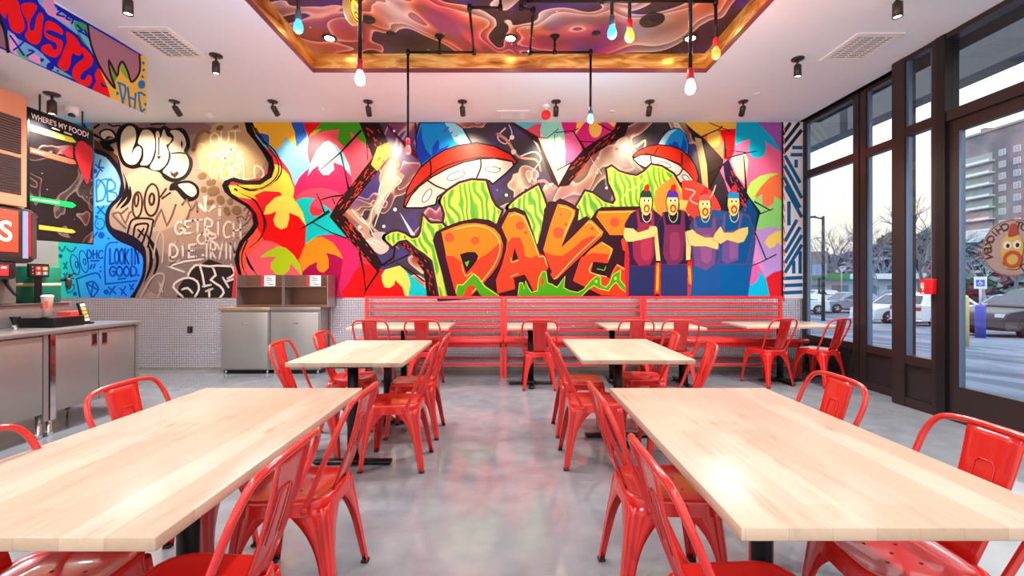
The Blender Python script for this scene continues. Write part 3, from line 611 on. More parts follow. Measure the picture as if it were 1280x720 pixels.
cook(916, (4, 90, 160), (122, 84, 150), (0, 98, 170), (40, 140, 216), '898,276 908,266 922,263 935,272 942,290 936,310 932,330 900,330 898,310',
     '906,267 905,290 921,287 925,267 928,267 923,290 922,325 908,330 902,326 902,296 903,268', ('900,283 904,291 915,291 924,286 934,284 934,292 929,302 922,304 908,300 900,305 890,299 893,292',), '900,324 933,324 932,372 899,372', 256)
# ---------------------------------------------------------------- striped end of the wall
p.poly((238, 238, 246), '978,153 1003,153 1003,373 978,373'); p.poly((20, 18, 24), '976,153 978,153 978,373 976,373')
NV, BK2 = (14, 96, 150), (44, 42, 52)
for c, st in ((BK2, '977,169 987,154'), (BK2, '978,180 998,154'), (BK2, '978,192 1001,163'), (NV, '989,185 1002,185'), (NV, '987,194 1002,194'), (NV, '994,200 994,210'), (NV, '980,195 999,229'), (NV, '979,207 996,238'), (NV, '978,220 999,260'), (NV, '980,233 1001,272'), (NV, '991,230 1001,248'), (NV, '985,252 985,282'),
              (NV, '980,302 995,275'), (NV, '980,316 999,284'), (NV, '980,329 1001,294'), (NV, '980,341 1001,306'), (NV, '991,326 991,342'), (NV, '999,314 999,342'), (NV, '978,348 1002,347'), (NV, '978,357 1002,356'), (NV, '978,366 1002,365')):
    p.stroke(c, st, 4.4, dots=False)
for y in range(158, 372, 14): p.stroke((244, 120, 110), [(978.4, y), (979.6, y + 8)], 1.4)
wall_back = struct(wb, 'wall_back')
print('mural faces', len(wb.f), 'lift', p.lift)
# ---------------------------------------------------------------- floor, ceiling, walls
BK = -1.2      # the room is built back to here; behind the camera it is open
mb = MB(); mb.box(-7.0, 4.6, BK, D, -0.1, 0.0, M_floor); struct(mb, 'floor')
TX, TY0, TY1, TD = 2.22, 0.7, 5.06, 0.2
M_gold = mat('gold_edge_paint', (214, 152, 70), 0.25, 0.5); N, L, b = nodes(M_gold)
r = ramp(N, [(0.3, (150, 84, 40)), (0.5, (222, 160, 72)), (0.62, (250, 214, 130)), (0.75, (206, 110, 60))]); L.new(noise(N, L, coords(N, L, (1.2, 1.2, 6)), 2.0, 3, 1.0), r.inputs[0]); L.new(r.outputs[0], b.inputs['Base Color'])
mb = MB()
for x0, x1, y0, y1 in ((-7.0, -TX, BK, D), (TX, 4.6, BK, D), (-TX, TX, TY1, D), (-TX, TX, BK, TY0)): mb.box(x0, x1, y0, y1, CEIL, CEIL + 0.06, M_ceil)
mb.box(-TX - .1, TX + .1, TY0 - .1, TY1 + .1, CEIL + TD, CEIL + TD + 0.06, M_gal_ceil)
e = 0.03
for (a, b_, c, d_) in (((-TX, TY1), (TX, TY1), (TX - e, TY1 - e), (-TX + e, TY1 - e)), ((-TX, TY0), (TX, TY0), (TX - e, TY0 + e), (-TX + e, TY0 + e)), ((-TX, TY0), (-TX, TY1), (-TX + e, TY1 - e), (-TX + e, TY0 + e)), ((TX, TY0), (TX, TY1), (TX - e, TY1 - e), (TX - e, TY0 + e))):
    mb.add([(a[0], a[1], CEIL - .001), (b_[0], b_[1], CEIL - .001), (c[0], c[1], CEIL + TD), (d_[0], d_[1], CEIL + TD)], [(0, 1, 2, 3)], M_gold)
M_lip = mat('plum_lip_paint', (128, 66, 76), 0.4)
for x0, x1, y0, y1 in ((-TX, TX, TY1 - .012, TY1), (-TX, -TX + .012, TY0, TY1), (TX - .012, TX, TY0, TY1)): mb.box(x0, x1, y0, y1, CEIL - 0.001, CEIL + 0.045, M_lip)
struct(mb, 'ceiling')
mb = MB(); mb.box(-7.0, -6.7, -0.5, D, 0, CEIL, mat('wall_cream', (226, 205, 190), 0.7)); struct(mb, 'wall_left')

# ---------------------------------------------------------------- diamond-plate dado on the back wall
WZ = 1.07
M_plain = mat('smooth_steel_panel', (190, 176, 190), 0.22, 1.0)
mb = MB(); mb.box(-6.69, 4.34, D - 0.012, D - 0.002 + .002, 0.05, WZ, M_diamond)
mb.box(-6.69, 4.34, D - 0.02, D, 0.0, 0.05, M_steel2); mb.box(-6.69, 4.34, D - 0.016, D, WZ - 0.012, WZ, M_chrome)
mb.box(-2.73, -2.66, D - 0.02, D - .003, 0.05, WZ + .3, M_plain); mb.box(-2.66, -2.64, D - 0.022, D - .003, 0.05, WZ, M_steel2)
struct(mb, 'baseboard_back')
mb = MB()
mb.box(-4.765, -4.70, D - 0.026, D - 0.013, 0.55, 0.65, M_black)
o = mb.build('power_outlet'); tag(o, 'small black power outlet plate on the diamond plate wall', 'outlet')
mb = MB(); mb.lathe([(.012, -.004), (.012, .0)], mat('socket_dark', (60, 60, 60), .5), (-4.733, D - .027, .62), 12, 'y'); mb.lathe([(.012, -.004), (.012, 0)], mat('socket_dark', (60, 60, 60), .5), (-4.733, D - .027, .58), 12, 'y'); mb.build('socket', o)

# ---------------------------------------------------------------- painted soffit over the counter
SX = -3.83
mb = MB(); mb.box(-6.7, SX, 0.4, 4.72, 3.07, CEIL + .02, M_ceil)
def soff_map(px, py, l):
    Y = F * SX / (px - CX); return (SX + 0.002 + l, Y, HC - (py - CY) * Y / F)
q = Paint(mb, soff_map); q.tone = .8
def zz(s): return [(a / 4.8, b_ / 4.8) for a, b_ in parse(s)]
SBL, SRED = (8, 30, 190), (250, 14, 22)
q.poly(SBL, [(-110, -103), (-110, 10.7 - 0), (183, 143), (183, 70.5), (58, -1.5)])
for c, s in (((130, 200, 240), '225,0 300,0 330,40 420,110 500,150 560,270 600,380 570,330 500,240 440,190 330,110 260,50'), ((240, 170, 220), '255,0 320,0 330,60 400,110 420,160 360,120 290,90 265,50'), ((60, 180, 90), '440,130 520,150 560,260 520,280 470,210'), ((120, 210, 230), '470,190 520,200 560,290 600,390 540,300'),
             ((120, 190, 240), '45,180 100,230 180,270 250,320 330,400 440,470 330,430 180,365 60,310'), ((240, 180, 224), '60,200 100,230 110,330 60,300'), ((90, 200, 110), '110,290 160,330 200,360 150,345 100,320'), ((244, 170, 220), '190,320 230,340 240,385 170,350'), ((110, 210, 190), '300,390 380,430 440,472 340,430')):
    q.poly(c, zz(s), 2)
for s in ('60,215 100,270 140,330', '140,250 110,280 80,300', '170,300 200,310 160,335', '345,55 365,65 340,85 365,95 385,100', '385,75 410,90 395,110 420,120', '420,100 455,120', '440,110 430,140', '460,150 490,180 470,185 500,200 520,215', '505,180 540,240'): q.stroke(SBL, zz(s), 2.4, smooth=3)
for x, y, r_ in ((250, 360, 2.4), (300, 398, 5), (345, 425, 1.4)): q.ell(SBL, x / 4.8, y / 4.8, r_, r_)
for s in ('0,0 20,-30 75,-20 110,15 120,60 140,120 148,160 135,188 108,200 78,188 58,160 48,115 42,70 30,110 12,95 -20,40',
          '130,25 165,15 205,22 222,45 200,85 182,120 175,165 190,185 205,170 215,110 240,75 258,100 252,160 245,230 225,265 195,265 160,240 147,205 165,180 160,130 135,80 125,45',
          '272,135 300,125 350,155 375,185 370,210 330,190 285,180 275,195 320,220 365,240 375,270 360,320 330,345 290,335 250,310 245,285 265,270 300,265 320,300 340,290 330,255 285,235 262,195',
          '395,190 440,215 480,270 492,315 465,335 440,320 425,340 420,390 395,425 360,415 345,380 360,350 380,300 400,250', '488,280 520,300 555,350 550,390 520,415 490,440 478,472 505,480 525,450 548,460 545,500 520,520 480,505 440,470 430,430 455,385 500,350 495,320',
          '565,450 590,408 620,428 645,470 655,500 640,520 615,500 600,490 610,520 650,530 668,560 663,586 600,560 552,535 575,490'):
    q.poly(SRED, zz(s), 3)
q.poly((246, 212, 84), zz('600,420 700,380 830,330 882,340 880,686 660,588 650,540'))
q.poly((120, 180, 60), zz('660,370 700,430 690,490 664,480'), 2); q.poly((150, 196, 70), zz('720,380 750,390 772,440 765,475 740,450 720,420'), 2)
MV = zz('524,148 835,330 838,420 815,470 785,490 765,440 735,385 710,400 700,455 652,360 660,440 690,530 640,470 590,385 545,270')
q.poly((178, 128, 146), MV, 0); q.stroke((36, 10, 14), zz('524,148 545,270 590,385 640,470 690,530 660,440 652,360 700,455 712,395 735,370 765,430 785,490 815,470 838,420 835,332'), 2.6, smooth=3)
q.poly((150, 112, 130), zz('-520,-490 -100,-140 0,130 30,200 45,300 -520,40')); q.stroke((36, 10, 14), zz('-100,-140 0,120 30,200 45,310'), 4.2, smooth=3)
DB = (24, 140, 212)
for s in ('705,495 745,510', '712,497 735,618', '735,618 752,540 745,510', '765,525 778,640', '812,560 806,648', '770,580 808,600', '868,572 830,555 840,640 848,668 866,655'): q.stroke(DB, zz(s), 2.6, smooth=2)
for x, y, r_ in ((858, 378, 1.8), (860, 420, 1.7), (853, 460, 1.8), (848, 507, 4.6), (703, 560, 2), (869, 625, 1.6)): q.ell(DB, x / 4.8, y / 4.8, r_, r_ * 1.2)
struct(mb, 'wall_soffit')

# ---------------------------------------------------------------- storefront
XF, XN, YJ = 4.34, 4.15, 4.85
TR0, TR1 = 2.83, 2.93
def window(name, X, y0, y1, fw0, fw1, sill, tr=True, panel=True, dp=0.08):
    """one bay of the storefront in the plane x = X, from y0 to y1"""
    root = bpy.data.objects.new(name, None); C.objects.link(root); root['kind'] = 'structure'
    m = MB(); M_ = M_frame
    m.box(X, X + dp, y0, y0 + fw0, 0, CEIL, M_); m.box(X, X + dp, y1 - fw1, y1, 0, CEIL, M_)
    m.box(X + .003, X + dp - .003, y0 + .001, y1 - .001, CEIL - .05, CEIL - .001, M_); m.box(X + .004, X + dp - .004, y0 + .001, y1 - .001, .001, .1, M_)
    m.box(X + .004, X + dp - .004, y0 + .001, y1 - .001, sill - .09, sill, M_)
    if tr: m.box(X + .002, X + dp - .002, y0 + .001, y1 - .001, TR0, TR1, M_)
    if panel:
        m.box(X + .03, X + .07, y0, y1, .1, sill - .09, mat('dark_bulkhead_panel', (42, 34, 36), .4, .2))
        for a in ((y0 + fw0 + .01, .105, .115), (y0 + fw0 + .01, sill - .105, sill - .095)): m.box(X + .024, X + .035, a[0], y1 - fw1 - .01, a[1], a[2], M_bronze)
    for a, b__ in ((y0 + fw0, y0 + fw0 + .03), (y1 - fw1 - .03, y1 - fw1)): m.box(X + .02, X + .06, a, b__, sill, CEIL - .05, M_frame2)
    m.build('window_frame', root)
    g = MB(); g.box(X + .037, X + .043, y0 + fw0, y1 - fw1, sill, TR0 if tr else CEIL - .05, M_glass)
    g.build('window_pane', root)
    if tr:
        g = MB(); g.box(X + .037, X + .043, y0 + fw0, y1 - fw1, TR1, CEIL - .05, M_glass); g.build('window_pane', root)
    return root
window('window_1', XF, 5.57, 6.64, .09, .06, .54); window('window_2', XF, YJ + .03, 5.55, .06, .09, .54)
window('window_3', XN, 4.355, YJ, .05, .14, .54)
# door with its frame and transom light
root = bpy.data.objects.new('door_1', None); C.objects.link(root); root['kind'] = 'structure'
DY0, DY1 = 3.095, 4.263
m = MB(); m.box(XN - .01, XN + .13, DY1, 4.355, 0, CEIL, mat('jamb_black', (26, 23, 24), .4, .3)); m.box(XN - .01, XN + .13, 2.97, DY0, 0, CEIL, M_frame); m.box(XN, XN + .12, DY0, DY1, TR0, TR1, M_frame); m.box(XN, XN + .12, DY0, DY1, CEIL - .05, CEIL, M_frame); m.box(XN + .01, XN + .13, DY0, DY1, 0.0, .02, M_bronze)
m.build('door_frame', root)
m = MB(); m.box(XN + .03, XN + .08, DY1 - .09, DY1, .02, TR0 - .005, M_frame); m.box(XN + .03, XN + .08, DY0, DY0 + .12, .02, TR0 - .005, M_frame); m.box(XN + .03, XN + .08, DY0 + .12, DY1 - .09, .02, .33, M_frame); m.box(XN + .03, XN + .08, DY0 + .12, DY1 - .09, 2.715, TR0 - .005, M_frame)
m.box(XN + .035, XN + .075, DY1 - .112, DY1 - .09, .33, 2.715, M_frame2); m.build('door_leaf', root)
m = MB(); m.box(XN + .052, XN + .058, DY0 + .12, DY1 - .09, .33, 2.715, M_glass); m.build('door_pane', root)
m = MB(); m.box(XN + .057, XN + .063, DY0, DY1, TR1, CEIL - .05, M_glass); m.build('transom_pane', root)
# round sticker on the door glass, read from outside
DEC = MB()
Yc = 3.745; zc = 1.592; R = .24
def dec_map(px, py, l): return (XN + .051 - l, Yc - px * R, zc - py * R)
w = Paint(DEC, dec_map, 0.0003)
w.ell((118, 100, 97), 0, 0, 1.0, 1.0, n=40); w.ring((92, 72, 70), 0, 0, .97, .97, .05, n=40)  # sticker colours darkened to hold its backlit shade
DARK = (50, 38, 38)
def arc_text(txt, rad, a0, step, h):
    """letters round the rim; seen from inside the room they run backwards"""
    for i, ch in enumerate(txt):
        if ch == ' ': continue
        a = a0 + i * step
        vs, fs, tw = text_geo(ch)
        ca, sa = math.cos(a), math.sin(a)
        w.up(); out = []
        for v in vs:
            u, t = (v[0] - tw / 2) * h, v[1] * h + rad
            X_, Y_ = u * ca + t * sa, -(t * ca - u * sa)
            out.append(w.mp(-X_, Y_, w.lift))
        DEC.add(out, fs, w.col(DARK))
arc_text("DAVE'S HOT CHICKEN", .66, -2.62, .262, .25)
w.poly((136, 116, 58), '-.18,.7 -.3,.4 -.34,.1 -.3,-.25 -.12,-.5 .1,-.52 .28,-.35 .36,-.05 .34,.2 .28,.42 .2,.72', 4)
w.poly((112, 44, 36), '-.1,-.4 -.06,-.7 .0,-.84 .14,-.82 .2,-.6 .18,-.42', 3)
for x in (-.13, .17): w.ell((150, 146, 140), x, -.1, .13, .15, n=16); w.ell((30, 26, 26), x + .02, -.08, .06, .08, n=12)
w.ring((126, 52, 34), .03, .4, .24, .25, .12); w.poly((112, 44, 36), '-.32,.46 -.2,.52 -.22,.62', 0)
DEC.build('door_sticker', root)
m = MB(); m.lathe([(.022, -.006), (.022, .03)], M_chrome, (XN + .0, DY0 + .06, 1.05), 14, 'x'); m.build('door_lock', root)
window('window_4', XN, 1.6, 2.97, .07, .07, .55); window('window_5', XN, 0.2, 1.58, .07, .07, .55); window('window_6', XN, -1.2, .18, .07, .07, .55)
mb = MB(); mb.box(XN + .01, XF + .06, YJ + .002, YJ + .027, 0, CEIL, M_frame); struct(mb, 'wall_return')
mb = MB(); mb.box(XN + .12, 4.6, BK, 6.65, CEIL, CEIL + .08, M_bronze); struct(mb, 'wall_header')
# red pull box on the mullion
t = thing('fire_alarm_box', 'small red alarm pull box on the brown mullion by the glass door', 'alarm', (XN - .001, 4.385, 1.26))
m = MB(); m.bbox(-.055, 0, -.04, .045, -.075, .075, mat('alarm_red', (232, 24, 30), .3), .006); m.build('housing', t)
m = MB(); m.box(-.02, .0, .045, .125, -.075, .075, mat('alarm_red_dark', (176, 24, 24), .4)); w2 = Paint(m, lambda px, py, l: (-.0215 - l, .125 - px * .08, .075 - py * .15)); w2.poly((240, 210, 190), '.15,.25 .7,.25 .7,.6 .5,.6 .5,.78 .35,.78 .35,.6 .15,.6')
for y in (.3, .38, .46): w2.poly((190, 60, 50), [(.2, y), (.65, y), (.65, y + .04), (.2, y + .04)])
for x in (.3, .7): w2.ell((240, 190, 60), x, .14, .05, .03)
w2.poly((240, 200, 150), '.2,.88 .7,.88 .7,.94 .2,.94'); m.build('notice_plate', t)

# ---------------------------------------------------------------- ceiling fittings
def at_ceil(px, py, z=CEIL):
    Y = F * (z - HC) / (CY - py); return ((px - CX) * Y / F, Y)
m_lens = mat('lamp_lens', (255, 240, 215), .3, 0, (255, 226, 180), 14)
def spot_can(px, py, z, tilt, label, group, energy=0, col=(1, .86, .68), cone=70, xy=None, big=1.0):
    """a canopy disc, a knuckle and a tilted cylinder head, lit lens; tilt = (rx, ry) of the head"""
    x, y = xy or at_ceil(px, py, z)
    t = thing('ceiling_spotlight', label, 'spotlight', (x, y, z), 0, group)
    m = MB(); m.lathe([(.062, 0), (.062, -.012), (.05, -.02)], M_bronze, (0, 0, 0), 20); m.build('canopy', t)
    m = MB(); m.tube([(0, 0, -.015), (0, 0, -.075)], .011, M_bronze); m.lathe([(.018, -.02), (.018, .02)], M_bronze, (0, 0, -.075), 10, 'x'); m.build('knuckle', t)
    h = MB(); h.lathe([(.02, .0), (.036, -.008), (.036, -.125), (.03, -.125), (.03, -.11)], M_bronze, (0, 0, 0), 20); ho = h.build('lamp_head', t, (0, 0, -.07)); ho.rotation_euler = tilt
    g = MB(); g.lathe([(.029, -.112), (.029, -.116)], m_lens, (0, 0, 0), 20); g.build('lens', ho)
    if energy:
        l = bpy.data.lights.new('spot_beam', 'SPOT'); l.energy = energy; l.color = col; l.spot_size = math.radians(cone); l.spot_blend = .8; l.shadow_soft_size = .03
        lo = bpy.data.objects.new('spot_beam', l); C.objects.link(lo); lo.parent = ho; lo.location = (0, 0, -.13)
    return t
G = 'bronze ceiling spotlights'
SPOT_E = 66
names = ['first ceiling spotlight in the row along the mural wall, above the grey bubble letters', 'second ceiling spotlight from the menu board along the mural wall, above blue scales', 'third ceiling spotlight along the mural wall, above the timber crack and the smoke',
         'fourth ceiling spotlight along the mural wall, above the large painted saucer', 'fifth ceiling spotlight along the mural wall, beside the red siren disc', 'sixth ceiling spotlight along the mural wall, above the small painted saucer', 'last ceiling spotlight along the mural wall, nearest the windows']
for i, px in enumerate((218, 341, 460, 578, 695, 812, 929)):
    spot_can(px, 126.5, CEIL, (math.radians(50 if i % 2 else 46), math.radians((-8, -12, 6, 2, -4, -10, -14)[i]), 0), names[i], G, SPOT_E * (1.3 if i == 0 else 1), (1, .82, .58), 84)
spot_can(0, 0, CEIL, (math.radians(46), 0, 0), 'ceiling spotlight hidden behind the soffit end, lighting the bubble letters', G, SPOT_E * 1.7, (1, .86, .66), 90, (-5.35, 5.75))
spot_can(0, 0, CEIL, (0, 0, 0), 'added unseen ceiling spotlight behind the soffit, brightening the cream side wall', G, 110, (1, .97, .93), 140, (-6.0, 5.6))  # lamp added out of sight to brighten the side wall and blue mural
spot_can(270, 69, CEIL, (0, 0, 0), 'ceiling spotlight pointing straight down behind the air vent above the soffit', G, 240, (.93, .97, 1), 120)
spot_can(997, 73, CEIL, (0, 0, 0), 'ceiling spotlight pointing straight down beside the vent near the windows', G, 150, (.93, .97, 1), 120)
spot_can(160, -12, CEIL, (0, 0, 0), 'ceiling spotlight cut by the top of the picture above the painted soffit', G, 150, (.93, .97, 1), 120)
spot_can(1122, -8, CEIL, (0, 0, 0), 'ceiling spotlight cut by the top of the picture near the tall window frame', G, 150, (.93, .97, 1), 120)
spot_can(65, 117, 3.07, (0, 0, 0), 'spotlight under the soffit in front of the hanging menu board', G, 70, (1, .93, .84), 130)
for i, (x, y) in enumerate(((-3.0, 1.6), (3.0, 1.6), (-3.0, -.6), (3.0, -.6), (0, -.4))):
    spot_can(0, 0, CEIL, (0, 0, 0), 'added ceiling spotlight out of view, supplementing the room light', G, 150, (.93, .97, 1), 125, (x, y))  # supplementary lamps added out of view to brighten the room
for y in (3.0, 1.9): spot_can(0, 0, 3.07, (0, 0, 0), 'added unseen spotlight under the soffit over the drinks counter', G, 110, (.93, .97, 1), 120, (-4.6, y))  # added out of view to brighten the counter end of the mural
# red siren disc beside the fifth spot
x, y = at_ceil(690, 128)
t = thing('siren_disc', 'round red sounder hanging beside the fifth ceiling spotlight', 'alarm', (x - .07, y + .1, CEIL))
m = MB(); m.lathe([(.055, 0), (.055, -.02), (.03, -.03)], M_white, (0, 0, 0), 18); m.tube([(0, 0, -.02), (0, 0, -.1)], .012, M_white); m.build('base', t)
m = MB(); m.lathe([(.02, -.03), (.062, -.02), (.062, .02), (.02, .035)], mat('alarm_red', (232, 24, 30), .3), (0, 0, -.13), 20, 'y'); m.build('sounder', t)

def vent(name, x0, x1, y0, y1, label, slats, z=CEIL):
    t = thing(name, label, 'air vent', ((x0 + x1) / 2, (y0 + y1) / 2, z)); a, b_ = (x1 - x0) / 2, (y1 - y0) / 2
    m = MB(); f = .05
    for q_ in ((-a, a, -b_, -b_ + f), (-a, a, b_ - f, b_), (-a, -a + f, -b_ + f, b_ - f), (a - f, a, -b_ + f, b_ - f)): m.box(q_[0], q_[1], q_[2], q_[3], -.012, -.001, M_white)
    m.build('frame', t)
    m = MB(); m.box(-a + f, a - f, -b_ + f, b_ - f, -.004, -.001, mat('vent_dark', (96, 90, 90), .7)); m.build('duct', t)
    m = MB(); n = slats
    for i in range(n):
        y = -b_ + f + (2 * b_ - 2 * f) * (i + .5) / n; m.box(-a + f, a - f, y - .004, y + .004, -.012, -.003, M_white)
    for i in range(1, 4):
        x = -a + 2 * a * i / 4; m.box(x - .004, x + .004, -b_ + f, b_ - f, -.011, -.0035, M_white)
    m.build('slats', t)
vent('ceiling_vent', -3.62, -3.17, 4.14, 4.74, 'square white ceiling air vent beside the painted soffit', 12); vent('ceiling_vent', 3.30, 3.75, 4.24, 4.78, 'square white ceiling air vent beside the window head', 12)
vent('ceiling_vent', -.18, .26, 6.17, 6.5, 'small white ceiling air vent close to the mural between two spotlights', 7)
for px, py, lb in ((405, 137, 'the second and third spotlights'), (765, 139, 'the fifth and sixth spotlights'), (947, 117, 'the last spotlight and the window')):
    x, y = at_ceil(px, py); m = MB(); m.lathe([(.045, 0), (.045, -.006), (.02, -.012)], M_white, (0, 0, 0), 18); o = m.build('sprinkler_cover', None, (x, y, CEIL + .003)); tag(o, 'flat round white sprinkler cover in the ceiling between ' + lb, 'sprinkler')
x, y = at_ceil(262, 141); m = MB(); m.lathe([(.05, 0), (.05, -.03), (.04, -.06), (.015, -.075)], M_white, (0, 0, 0), 18); tag(m.build('smoke_detector', None, (x, y, CEIL)), 'white domed smoke detector on the ceiling near the grey graffiti', 'smoke detector')
# security camera under the soffit
x, y = at_ceil(90, 134, 3.07)
t = thing('security_camera', 'white dome security camera under the soffit above the menu board', 'camera', (x, y, 3.07))
m = MB(); m.lathe([(.05, 0), (.055, -.03), (.05, -.07), (.035, -.09)], M_white, (0, 0, 0), 20); m.build('housing', t)
m = MB(); m.lathe([(.03, -.02), (.028, .0), (.012, .014)], mat('camera_lens', (20, 24, 50), .1), (.025, -.03, -.085), 16); m.build('lens', t)
# tray fittings
ZT = CEIL + TD
for px, lb in ((412, 'over the smoke spray at the tray corner by the mural'), (638, 'in the middle of the galaxy ceiling'), (863, 'behind the long pendant with the white bulb')):
    x, y = at_ceil(px, 47, ZT); t = thing('recessed_downlight', 'glowing recessed downlight ' + lb, 'downlight', (x, y, ZT), 0, 'downlights in the galaxy ceiling')
    m = MB(); m.lathe([(.075, 0), (.075, -.008), (.055, -.012)], M_bronze, (0, 0, 0), 20); m.build('trim_ring', t)
    m = MB(); m.lathe([(.05, -.012), (.03, -.016)], mat('downlight_glow', (255, 240, 200), .3, 0, (255, 230, 180), 30), (0, 0, 0), 20); m.build('lens', t)
    l = bpy.data.lights.new('downlight_beam', 'SPOT'); l.energy = 190; l.color = (.94, .97, 1); l.spot_size = math.radians(130); l.spot_blend = .6; l.shadow_soft_size = .06
    lo = bpy.data.objects.new('downlight_beam', l); C.objects.link(lo); lo.parent = t; lo.location = (0, 0, -.03)
for px, py, r_, lb in ((815, 25, .12, 'large black speaker disc in the galaxy ceiling'), (489, 42, .05, 'small black speaker disc in the galaxy ceiling near the hanging sign'), (745, 41, .045, 'small black speaker disc in the galaxy ceiling above a pipe elbow'), (460, 24, .07, 'black speaker disc in the galaxy ceiling behind the round hanging sign')):
    x, y = at_ceil(px, py, ZT); m = MB(); m.lathe([(r_, 0), (r_, -.008), (r_ * .8, -.012), (r_ * .25, -.008), (r_ * .2, -.014)], mat('speaker_black', (28, 20, 22), .5), (0, 0, 0), 28); tag(m.build('ceiling_speaker', None, (x, y, ZT)), lb, 'speaker')

# ---------------------------------------------------------------- iron pipe pendants with coloured bulbs
def bulb_mat(nm, c, e): return mat('bulb_' + nm, c, .2, 0, c, e)
def bulb(par, pos, nm, glass, e, lightc, le, sock):
    x, y, z = pos
    m = MB(); m.lathe([(.012, .12), (.02, .11), (.024, .05), (.02, .045)], mat('socket_' + nm, sock, .4), (x, y, z), 14); s = m.build('socket', par)
    m = MB(); m.lathe([(.016, .05), (.02, .035), (.03, .01), (.0335, -.012), (.03, -.032), (.016, -.047), (.004, -.05)], bulb_mat(nm, glass, e), (x, y, z), 16); m.build('bulb', par)
    l = bpy.data.lights.new('bulb_light', 'POINT'); l.energy = le * 2.5; l.color = lightc; l.shadow_soft_size = .035
    lo = bpy.data.objects.new('bulb_light', l); C.objects.link(lo); lo.parent = par; lo.location = (x, y, z - .09)
def pipe(m, pts, r=.0125):
    for a, b_ in zip(pts, pts[1:]): m.tube([a, b_], r, M_iron, 10)
    for p_ in pts[1:-1]: m.lathe([(.012, -.028), (.02, -.026), (.021, 0), (.02, .026), (.012, .028)], M_iron, p_, 10)
def flange(m, x, y): m.lathe([(.05, 0), (.05, -.008), (.024, -.014), (.02, -.04)], M_iron, (x, y, ZT), 18)
GP = 'black iron pipe pendants'
RS = (200, 24, 24)
def drop(px, py, Y, nm, glass, e, lc, le, sock, label, name='pipe_pendant'):
    x = (px - CX) * Y / F; z = HC - (py - CY) * Y / F
    t = thing(name, label, 'pendant lamp', (x, Y, ZT), 0, GP)
    m = MB(); pipe(m, [(0, 0, 0), (0, 0, z - ZT + .12)]); m.lathe([(.05, 0), (.05, -.008), (.024, -.014), (.02, -.04)], M_iron, (0, 0, 0), 18); m.build('pipe', t)
    bulb(t, (0, 0, z - ZT), nm, glass, e, lc, le, sock); return t
BLU = (60, 190, 255)
drop(373, 33, 3.2, 'blue', (50, 150, 255), 2.2, (.2, .6, 1), 5, (70, 90, 110), 'straight pipe pendant with a blue bulb near the tray corner')
drop(450, 97, 2.92, 'pale', (255, 226, 218), 3, (1, .6, .5), 8, RS, 'long straight pipe pendant with a white bulb in a red socket below the round sign')
drop(765, 40, 3.2, 'blue', (50, 150, 255), 2.2, (.2, .6, 1), 5, (40, 40, 60), 'straight pipe pendant with a blue bulb beside the orange bulb')
drop(787, 44, 3.2, 'orange', (255, 150, 40), 2.4, (1, .45, .12), 6, RS, 'straight pipe pendant with an orange bulb beside the blue bulb')
drop(863, 108, 2.92, 'pale', (255, 226, 218), 3, (1, .6, .5), 8, RS, 'longest straight pipe pendant with a white bulb, toward the windows')
def bent(pts, fl, px, py, Y, nm, glass, e, lc, le, sock, label):
    t = thing('pipe_pendant', label, 'pendant lamp', (0, 0, 0), 0, GP); m = MB()
    x, z = (px - CX) * Y / F, HC - (py - CY) * Y / F
    pipe(m, pts + [(x, Y, z + .12)])
    for fx, fy, fz in fl:
        m.lathe([(.05, 0), (.05, -.008), (.024, -.014), (.02, -.04)], M_iron, (fx, fy, ZT), 18); m.tube([(fx, fy, ZT - .01), (fx, fy, fz)], .0125, M_iron, 10); m.lathe([(.014, -.022), (.021, -.02), (.021, .02), (.014, .022)], M_iron, (fx, fy, fz), 10, 'x')
    m.build('pipe', t); bulb(t, (x, Y, z), nm, glass, e, lc, le, sock); return t
Zp = 3.70
bent([(-.08, 3.91, ZT - .002), (-.08, 3.91, Zp), (-.35, 3.91, Zp), (-.37, 4.67, Zp), (-1.06, 4.67, Zp)], [(-.73, 4.67, Zp)], 510, 187, 4.67, 'red', (255, 60, 60), 2.6, (1, .1, .08), 6, RS, 'elbowed pipe pendant ending in a red bulb in front of the mural')
bent([(.1, 3.91, ZT - .002), (.1, 3.91, Zp), (.21, 3.95, Zp), (.21, 4.67, Zp), (.845, 4.67, Zp)], [(.47, 4.67, Zp)], 738, 148, 4.67, 'cyan', (90, 205, 255), 2, (.3, .8, 1), 5, (50, 50, 60), 'elbowed pipe pendant ending in a pale blue bulb by the mural top')
bent([(.12, 3.5, ZT - .002), (.12, 3.5, 3.5), (1.61, 3.5, 3.5)], [(.72, 3.5, 3.5)], 895, 66, 3.5, 'redorange', (255, 100, 36), 2.4, (1, .3, .1), 6, RS, 'elbowed pipe pendant with a red orange bulb at the tray edge toward the windows')
# round hanging sign beside the second pendant
Ys = 2.95; xs = (441 - CX) * Ys / F; zs = HC - (14 - CY) * Ys / F
t = thing('hanging_sign', 'small round lit yellow and red sign hanging under the galaxy ceiling', 'sign', (xs, Ys, zs))
m = MB(); m.lathe([(.03, -.022), (.082, -.022), (.085, 0), (.082, .022), (.03, .022)], mat('sign_rim', (206, 170, 110), .4), (0, 0, 0), 28, 'x'); m.tube([(0, 0, .08), (0, 0, ZT - zs)], .008, M_iron); m.build('box', t)
m = MB(); hs = Paint(m, lambda px, py, l: (.0235 + l, px * .078, -py * .078), .0004); hs.ell(mat('sign_face', (250, 200, 70), .4, 0, (250, 190, 60), .8), 0, 0, .98, .98); hs.ring((206, 40, 36), 0, 0, .86, .86, .16); hs.ell((240, 230, 220), -.1, -.2, .22, .26); hs.ell((240, 230, 220), .3, -.2, .2, .24); hs.ring((214, 70, 30), .1, .35, .3, .22, .14)
m.build('sign_face', t); t.rotation_euler = (0, 0, -.25)
